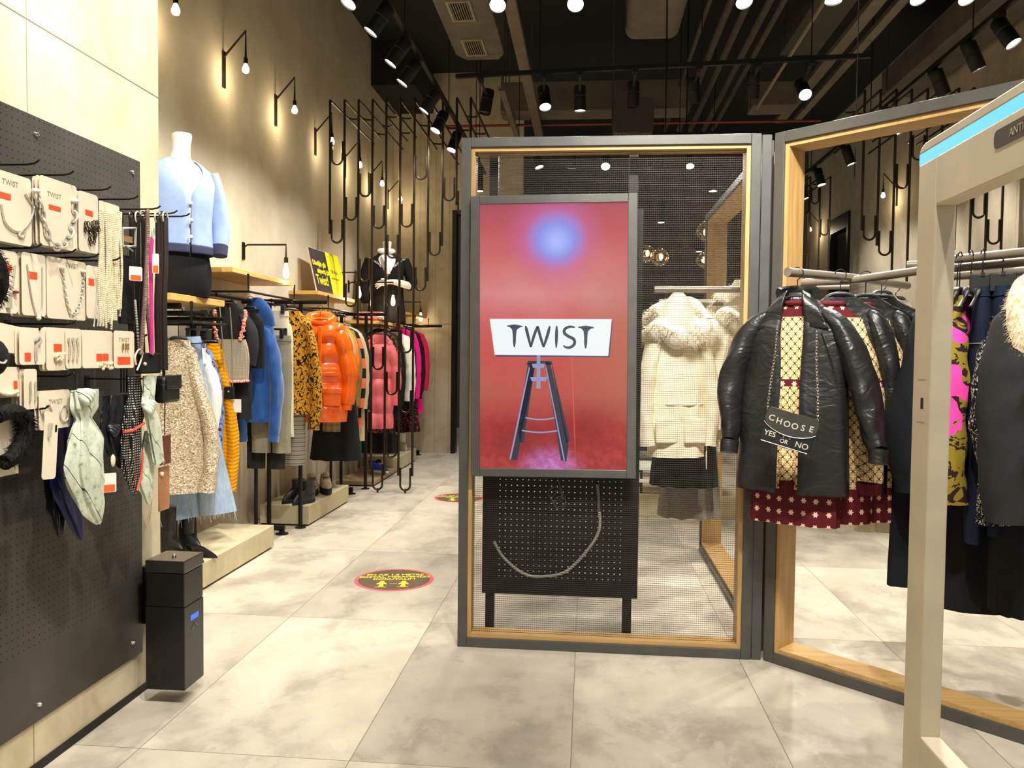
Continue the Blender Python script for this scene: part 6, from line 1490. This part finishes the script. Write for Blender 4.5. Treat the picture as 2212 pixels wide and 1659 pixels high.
def coat2(label, px, yaw, seed, m='leather', L=.86, sl=.56, dx=.03, w=.2, short=None):
    p = rail_pt(px)
    return top('leather_coat', label, 'coat', K[m], p.y, L, cx=p.x + dx, zs=1.70, w=w, wb=w * 1.06, d=.05, yaw=yaw, sl=sl, sr=(.085, .062), seed=seed, group=GR, zrail=1.80, short=short, spread=.06)
dress('second lattice printed dress, its long sleeve showing right of the front coat', 1752, .075, .165, math.radians(-4), 83, sl=.64)
coat2('second black leather coat, just behind the second printed dress', 1768, math.radians(-8), 82, dx=.09, short='the second black leather coat')
dress('third lattice printed dress, a narrow strip behind the second leather coat', 1788, .125, .155, math.radians(-4), 85, sl=.5)
coat2('third black leather coat, behind the third printed dress', 1804, math.radians(-6), 84, dx=.13, short='the third black leather coat')
coat2('fourth black leather coat, last before the fluffy white sweater', 1830, math.radians(-6), 86, dx=.15, short='the fourth black leather coat')
p = at(1905, 640, y=4.15)
top('white_sweater', 'fluffy white knit behind the leather coats', 'knit top', K['whitec'], 4.15, .5, cx=p.x, zs=1.75, w=.16, yaw=.3, sl=.4, seed=87, group=GR, zrail=1.80, short='the fluffy white knit')
p = at(1952, 640, y=4.2)
top('white_sweater', 'second white knit, beside the black jacket', 'knit top', K['whitec'], 4.25, .5, cx=p.x - .02, zs=1.73, w=.14, yaw=.3, sl=.3, seed=88, group=GR, zrail=1.80, short='the second white knit')
p = at(1965, 640, y=3.55)
top('black_jacket', 'black fleece jacket left of the security gate post', 'jacket', K['blacknavy'], 3.58, .84, cx=p.x + .15, zs=1.705, w=.13, wb=.17, yaw=math.radians(24), sl=.70, sr=(.09, .07), d=.06, seed=89, group=GR, zrail=1.80, short='the black fleece jacket', spread=.13)
p = at(1886, 1000, y=3.75); skirt('skirt', 'black knee skirt below the printed dresses', K['blacknavy'], p.x, 3.86, at(1886, 1090, y=3.86).z, 1.4, .09, .08, .05, group=GR, seed=90)
p = at(1890, 1100, y=4.1); trousers('trousers', 'beige trousers with open hems below the black skirt', K['cream'], p.x, 4.1, at(1890, 1148, y=4.1).z, 1.5, .09, .05, group=GR, seed=91)
p = at(1936, 1100, y=4.3); trousers('trousers', 'cream wide trousers beside the black trousers', K['cream'], p.x, 4.3, at(1936, 1150, y=4.3).z, 1.5, .10, .055, group=GR, seed=92)
p = at(1972, 1100, y=3.62); trousers('trousers', 'long black trousers beside the security gate post', K['blacknavy'], p.x + .03, 3.66, at(1970, 1266, y=3.66).z, 1.4, .10, .06, group=GR, seed=93)
p = at(1800, 1120, y=6.6)
# clutch with lettering
Pc = at(1706, 924, y=3.33)
t = thing('lettered_bag', 'black flap bag lettered CHOOSE YES OR NO on a silver chain over the front coat', 'bag', Pc, group='bags hung among the clothes')
Mg2 = Matrix.Translation(Pc) @ Matrix.Rotation(math.radians(-14), 4, 'Z') @ Matrix.Rotation(math.radians(15.5), 4, 'Y') @ basis((0, 0, 0), (1, 0, 0), (0, 0, 1), (0, -1, 0))
MB().prism([(a, c - .014) for a, c in rrect(.2, .14, .018)], -.022, .012, Mg2).make('bag_body', K['leather'], t, bev=.004)
fl = [(-.103, .035)] + [(-.103 + .012 * (1 - math.cos(a)), .035 + .028 * math.sin(a)) for a in (.5, 1.0, 1.5)] + [(.091 + .012 * math.sin(a), .035 + .028 * math.cos(a)) for a in (.1, .6, 1.1, 1.5)] + [(.103 - .206 * i / 14, .0 - .034 * math.sin(PI * i / 14) ** .7 + (.012 if i in (0, 14) else 0)) for i in range(15)]
fp_ = MB().prism(fl, .0125, .0165, Mg2).make('flap', shiny('flap_leather', (58, 56, 50), .34, .1), t, bev=.001)
M_STUD = paint('silver_studs', (226, 220, 202), .3, .5, var=.04)
b = MB()
low = [(.103 - .206 * i / 14, .0 - .034 * math.sin(PI * i / 14) ** .7, .0168) for i in range(15)]
b.tube([Mg2 @ Vector(q) for q in low], .0011, 6); b.make('flap_trim', M_STUD, fp_)
MB().tube([Mg2 @ Vector((-.092 + .184 * i / 10, -.08, .0125)) for i in range(11)], .001, 6).make('base_trim', M_STUD, t)
b = MB()
for k, ch in enumerate('CHOOSE'): b.text(ch, .034, Mg2 @ Matrix.Translation((-.078 + .0315 * k, .019 - .008 * math.sin(PI * k / 5), .0168)), .0006, .0006)
b.make('flap_lettering', M_STUD, fp_, smooth=False)
for wd, sz, x, z in (('YES', .03, -.066, -.045), ('OR', .023, -.006, -.06), ('NO', .033, .064, -.056)): MB().text(wd, sz, Mg2 @ Matrix.Translation((x, z, .0128)), .0006, .0004).make('body_lettering', M_STUD, t, smooth=False)
for x in (-.013, .013): MB().ball(Mg2 @ Vector((x, -.043, .0135)), .0022, n=8).make('rivet', M_STUD, t)
def linkchain(pts, r, n=None):
    S = smooth_path(pts, 14); b = MB(); Ls = [0]
    for i in range(1, len(S)): Ls.append(Ls[-1] + (S[i] - S[i - 1]).length)
    n = int(Ls[-1] / (r * 5.4))
    for i in range(n):
        s_ = Ls[-1] * (i + .5) / n; j = 0
        while j < len(Ls) - 2 and Ls[j + 1] < s_: j += 1
        f = (s_ - Ls[j]) / max(1e-6, Ls[j + 1] - Ls[j]); p = S[j].lerp(S[j + 1], f); d = (S[j + 1] - S[j]).normalized()
        sd = d.cross(Vector((0, -1, 0))).normalized()
        if i % 2: sd = (sd * .35 + Vector((0, -1, 0)) * .9).normalized()
        b.tube([p + d * (r * 3.5 * math.cos(a)) + sd * (r * 2.0 * math.sin(a)) for a in [2 * PI * q / 10 for q in range(10)]], r * .7, 5, close=True)
    return b
linkchain([at(*q, y=3.34) for q in ((1679, 712), (1675, 760), (1666, 820), (1658, 884))], .0023).make('chain_strap', M_CHROME, t)
linkchain([at(*q, y=3.33) for q in ((1765, 716), (1764, 780), (1767, 860), (1766, 918))], .0023).make('chain_strap', M_CHROME, t)

# ================================================================ nearest right rack behind the gate
ZR = 1.85
t = thing('tube_rack', 'grey tube rack with three parallel rails behind the security gate', 'clothes rack', (1.6, 3.4, ZR))
rails = [((1.411, 3.727), (1.9, 3.44), ZR), ((1.521, 3.505), (1.98, 2.84), ZR), ((1.48, 3.64), (1.95, 3.02), ZR - .03), ((1.5, 3.75), (2.02, 3.15), ZR - .055)]
for a, b_, z in rails: MB().tube([(a[0], a[1], z), (b_[0], b_[1], z)], .0185, 14).make('rail', M_RAIL, t)
MB().tube([(1.9, 2.9, ZR - .06), (1.9, 3.46, ZR + .0)], .016, 10).make('cross_tube', M_RAIL, t)
MB().tube([(1.9, 3.2, ZR - .03), (1.9, 3.2, CEIL)], .008, 8).make('ceiling_rod', M_BLACK, t)
p = at(2078, 800, y=3.5)
top('patterned_jacket', 'olive jacket with bright pink and brown patches right of the gate post', 'jacket', K['pinkolive'], 3.5, at(2080, 640, y=3.5).z - at(2080, 1050, y=3.5).z, cx=p.x - .03, zs=at(2080, 640, y=3.5).z, w=.15, yaw=math.radians(52), sl=.72, sr=(.08, .07), d=.06, seed=95, group=GR, zrail=ZR, short='the pink and olive jacket')
for k, (px, lab) in enumerate(((2116, 'dark blue jeans hanging edge on right of the patched jacket'), (2148, 'second pair of dark blue jeans beside the fur collar coat'))):
    p = at(px, 800, y=3.42)
    t = trousers('jeans', lab, K['darkdenim'], p.x, 3.42 - .04 * k, at(px, 1166 - 20 * k, y=3.42).z, at(px, 622, y=3.42).z, .10, .06, yaw=math.radians(66), d=.035, seed=96 + k, group=GR, cat='jeans', zrail=ZR - .03, short='the ' + ('first' if k == 0 else 'second') + ' pair of dark jeans')
    Lz = at(px, 622, y=3.42).z - at(px, 1166 - 20 * k, y=3.42).z
    MB().tube([(.112 * math.cos(a), .045 * math.sin(a), Lz * .78) for a in [2 * PI * q / 24 for q in range(24)]], .0016, 5, close=True).make('pale_stitching', fabric('pale_stitch', (170, 168, 158), .8), t)
for k, px in enumerate((2062, 2076, 2090)):
    p = at(px, 625, y=3.47); hanger(('the black top hidden behind the patched jacket', 'the dark shirt hidden behind the patched jacket', 'the dark vest hidden beside the dark jeans')[k], p.x + .01, 3.45 - .04 * k, 1.715, ZR, math.radians(48), .12)
p = at(2200, 800, y=3.15); zc = at(2190, 640, y=3.15).z
t = top('fur_collar_coat', 'charcoal coat with a big blond fur collar at the right edge', 'coat', K['charcoal'], 3.15, zc - at(2190, 1120, y=3.15).z, cx=p.x + .06, zs=zc, w=.2, yaw=math.radians(30), sl=.70, sr=(.09, .075), d=.07, seed=98, group=GR, zrail=ZR, short='the fur collar coat', spread=.05)
Lc = zc - at(2190, 1120, y=3.15).z
fb = MB(); path = smooth_path([(-.13, -.02, Lc - .30), (-.145, -.05, Lc - .18), (-.12, -.03, Lc - .05), (-.03, .0, Lc + .03), (.08, .0, Lc + .0), (.14, -.03, Lc - .1)], 8)
fb.tube(path, [.03] * 6 + [.062] * (len(path) - 6), 12)
fur(fb, lambda r_: (lambda q, a: (q + Vector((.045 * math.cos(a), .045 * math.sin(a), 0)), (math.cos(a), math.sin(a), r_.uniform(-.8, .3))))(r_.choice(path), r_.uniform(0, 2 * PI)), 5200, .032, 21, .0013)
fb.make('fur_collar', K['hexfur'], t)
p = at(2178, 970, y=3.2)
top('embroidered_blouse', 'black blouse with white embroidery peeking out left of the charcoal coat', 'blouse', K['embro'], 3.26, .8, cx=p.x - .0, zs=1.6, w=.1, yaw=math.radians(40), sl=.5, d=.05, seed=99, group=GR, hang=False)
p = at(2120, 1250, y=3.6)
skirt('long_skirt', 'long plain black skirt hanging lowest on the right rack', K['black'], p.x, 3.62, at(2120, 1308, y=3.62).z, 1.6, .20, .13, .09, group=GR, seed=100, fold=.08)
p = at(2190, 1250, y=3.3)
skirt('long_skirt', 'second long black skirt at the right edge under the charcoal coat', K['black'], p.x + .02, 3.32, at(2190, 1322, y=3.32).z, 1.4, .09, .10, .07, group=GR, seed=101, fold=.08)

# ================================================================ parkas behind the mesh
t = thing('parka_rail', 'grey rail behind the mesh carrying the two cream parkas', 'clothes rack', (.6, 4.45, 1.8))
MB().tube([(.36, 4.45, 1.8), (.843, 4.45, 1.8)], .018, 12).make('rail', M_RAIL, t)
MB().tube([(.40, 4.62, 1.74), (.843, 4.62, 1.74)], .018, 12).make('rail', M_RAIL, t)
def parka(label, px, y, w, yaw, seed, top_py, hem_py, short):
    p = at(px, 800, y=y); zs = at(px, top_py, y=y).z; L = zs - at(px, hem_py, y=y).z
    t = top('parka', label, 'parka', K['parka'], y, L, cx=p.x, zs=zs, w=w, wb=w * 1.0, d=.085, yaw=yaw, sl=.62, sr=(.08, .07), seed=seed, group='cream fur hooded parkas', zrail=1.80, short=short, spread=.075, fold=.12, waist=.9)
    MB().tube([((w * .93) * math.cos(a), .092 * math.sin(a), L * .36) for a in [2 * PI * k / 30 for k in range(30)]], .008, 8, close=True).make('waist_cord', K['parka'], t)
    for s_ in (-1, 1): MB().box(s_ * w * .5 - .06, s_ * w * .5 + .06, -.108, -.088, L * .1, L * .27).make('pocket', K['parka'], t, bev=.008)
    fb = MB(); path = smooth_path([(-w * .95, -.03, L - .15), (-w * .7, -.07, L - .12), (-w * .25, -.10, L - .155), (w * .25, -.10, L - .15), (w * .75, -.075, L - .10), (w * 1.0, -.02, L - .10), (w * .75, .045, L - .02), (0, .06, L + .02), (-w * .7, .04, L - .05)], 6)
    RR = [.05 + .022 * math.sin(i * .37) ** 2 for i in range(len(path))]; RR[0] = .03
    fb.tube(path, RR, 14, flat=.9)
    fur(fb, lambda r_: (lambda i, a: (path[i] + Vector((RR[i] * .9 * math.cos(a), RR[i] * .9 * math.sin(a), .03 * math.sin(2 * a))), (math.cos(a), math.sin(a), r_.uniform(-.6, .8))))(r_.randrange(len(path)), r_.uniform(0, 2 * PI)), 6500, .045, seed, .0012)
    fb.make('fur_trim', K['ivoryfur'], t)
    MB().loft([[Vector((w * .62 * q * math.cos(2 * PI * k / 22), .0 + .075 * q * math.sin(2 * PI * k / 22), L - .09 + .045 * i)) for k in range(22)] for i, q in enumerate((1.0, 1.05, .95, .7, .3))]).make('hood', K['parka'], t)
    fr = MB(); rnd = random.Random(seed)
    for i in range(26):
        zz_ = L * (.02 + .5 * i / 26); fr.tube([(w * .98, -.06, zz_), (w * 1.0, -.065, zz_ - .08)], .0018, 4)
    fr.make('side_fringe', K['cream'], t)
    return t
parka('cream parka with a fur trimmed hood, fully visible behind the mesh', 1462, 4.45, .155, math.radians(10), 110, 668, 985, 'the fully visible cream parka')
parka('second cream parka, half hidden by the right side of the mesh frame', 1590, 4.6, .10, math.radians(10), 111, 640, 975, 'the half hidden cream parka')
p = at(1478, 1000, y=4.75); skirt('skirt', 'black skirt below the fully visible parka', K['black'], p.x, 4.75, at(1478, 1048, y=4.75).z, 1.3, .195, .15, .07, group='skirts behind the mesh', seed=112)
p = at(1490, 1080, y=4.95); skirt('skirt', 'grey sheer skirt hanging below the black skirt behind the mesh', K['greyskirt'], p.x, 4.95, at(1490, 1114, y=4.95).z, 1.2, .19, .14, .08, group='skirts behind the mesh', seed=113)

# ================================================================ globe chandelier and the far displays
M_GLOBE = bpy.data.materials.new('amber_globe_glass'); M_GLOBE.use_nodes = True
nt = M_GLOBE.node_tree; nt.nodes.clear()
o_ = nt.nodes.new('ShaderNodeOutputMaterial'); mx = nt.nodes.new('ShaderNodeMixShader'); tr_ = nt.nodes.new('ShaderNodeBsdfTransparent'); gl_ = nt.nodes.new('ShaderNodeBsdfGlossy'); lw_ = nt.nodes.new('ShaderNodeLayerWeight')
tr_.inputs[0].default_value = (.95, .78, .52, 1); gl_.inputs[0].default_value = (1, .9, .7, 1); gl_.inputs[1].default_value = .06; lw_.inputs[0].default_value = .35
nt.links.new(lw_.outputs[1], mx.inputs[0]); nt.links.new(tr_.outputs[0], mx.inputs[1]); nt.links.new(gl_.outputs[0], mx.inputs[2]); nt.links.new(mx.outputs[0], o_.inputs[0])
hub = at(1478, 532, y=9.0)
t = thing('globe_chandelier', 'branching chandelier with amber glass globes far behind the mesh', 'chandelier', hub)
MB().tube([hub, (hub.x, hub.y, CEIL)], .008, 8).make('stem', M_BLACK, t)
for px, py, yy, r in ((1395, 548, 8.9, .1), (1425, 556, 8.8, .1), (1527, 500, 9.0, .12), (1522, 562, 9.3, .1)):
    c = at(px, py, y=yy); d = (hub - c).normalized()
    arm_ = MB().tube([hub, c + d * r], .006, 6).make('branch_arm', M_BRASS, t)
    MB().ball(c, r, n=22).make('globe', M_GLOBE, t)
    MB().lathe([(.014, 0), (.014, .05)], c + d * (r * .55), d, 10).make('socket', M_BRASS, arm_)
    MB().ball(c + d * .02, .022, .022, .035, 12).make('bulb', M_BULB, t, label='glowing bulb')
    glow('globe_light', c - Vector((0, 0, .0)), 3.0, soft=.04)
t = thing('wall_unit', 'dark shelving unit far behind the mesh', 'shelving', (1.0, 11.2, 0))
M_DARKW = paint('dark_stained_wood', (44, 40, 35), .6)
for x in (.3, 1.05, 1.8): MB().box(x - .02, x + .02, 11.0, 11.4, 0, 2.5).make('upright', M_DARKW, t, smooth=False)
for z in (.15, .7, 1.25, 1.8, 2.4):
    for x in (.32, 1.07): MB().box(x, x + .71, 11.0, 11.4, z, z + .03).make('shelf_board', M_DARKW, t, smooth=False)
for k, (x, z, col) in enumerate(((.5, .73, (112, 78, 46)), (.8, .73, (44, 40, 38)), (.55, 1.28, (150, 118, 76)), (.85, 1.28, (70, 44, 38)), (1.3, 1.28, (130, 120, 104)), (1.6, .73, (90, 70, 50)))):
    b_ = thing('handbag', ('brown', 'black', 'tan', 'oxblood', 'grey', 'dark brown')[k] + ' handbag on the dark shelving unit far back', 'bag', (x, 11.12, z + .0005), group='handbags on the far shelves')
    m_ = shiny('handbag_%d' % k, col, .4)
    MB().loft([[Vector((x + .12 * q * math.copysign(abs(math.cos(a)) ** .6, math.cos(a)), 11.12 + .05 * q * math.copysign(abs(math.sin(a)) ** .6, math.sin(a)), z + .001 + .2 * i / 4)) for a in [2 * PI * j / 24 for j in range(24)]] for i, q in enumerate((1, 1.04, 1, .92, .8))]).make('bag_body', m_, b_)
    MB().tube(arc((x, 11.12, z + .19), .07, 0, PI, 12), .007, 6).make('handle', m_, b_)
t = thing('display_table', 'low concrete plinth with two white boards behind the parkas', 'display table', (.9, 7.3, 0))
MB().box(.45, 1.35, 7.2, 7.75, 0, .2).make('plinth', M_PLAT, t, smooth=False, bev=.004)
for z in (.3, .41): MB().box(.47, 1.2, 7.25, 7.7, z, z + .03).make('white_board', M_WHITE, t, smooth=False)
for x, y in ((.5, 7.28), (1.17, 7.28), (.5, 7.67), (1.17, 7.67)): MB().box(x - .012, x + .012, y - .012, y + .012, .2005, .41).make('leg', M_BLACK, t, smooth=False)
q_ = at(1725, 1115, z=0)
t = thing('folding_stand', 'black tube stand with a V shaped foot beyond the oak jamb', 'stand', q_)
a0 = Vector((q_.x, q_.y, .02)); a1 = Vector((q_.x - .02, q_.y + .02, .0)) + Vector((-.0, 0, .62))
MB().tube([a0, a0 + Vector((-.16, .25, 0)), a0 + Vector((-.1, .12, .5)), a0 + Vector((-.1, .12, 1.2))], .016, 8).make('tube_frame', M_BLACK, t)
MB().tube([a0, a0 + Vector((-.1, .12, .4))], .016, 8).make('brace', M_BLACK, t)
MB().ball(a0 - Vector((0, 0, .004)), .016, n=10).make('rubber_foot', M_SOLE, t)
q_ = at(1745, 1132, z=0); 
t = thing('display_platform', 'long pale platform on the floor beyond the printed dresses', 'platform', (q_.x + .5, q_.y + .3, 0))
MB().box(q_.x, q_.x + 1.15, q_.y + .4, q_.y + .9, .0, .11).make('top_block', M_PLAT, t, smooth=False, bev=.003)
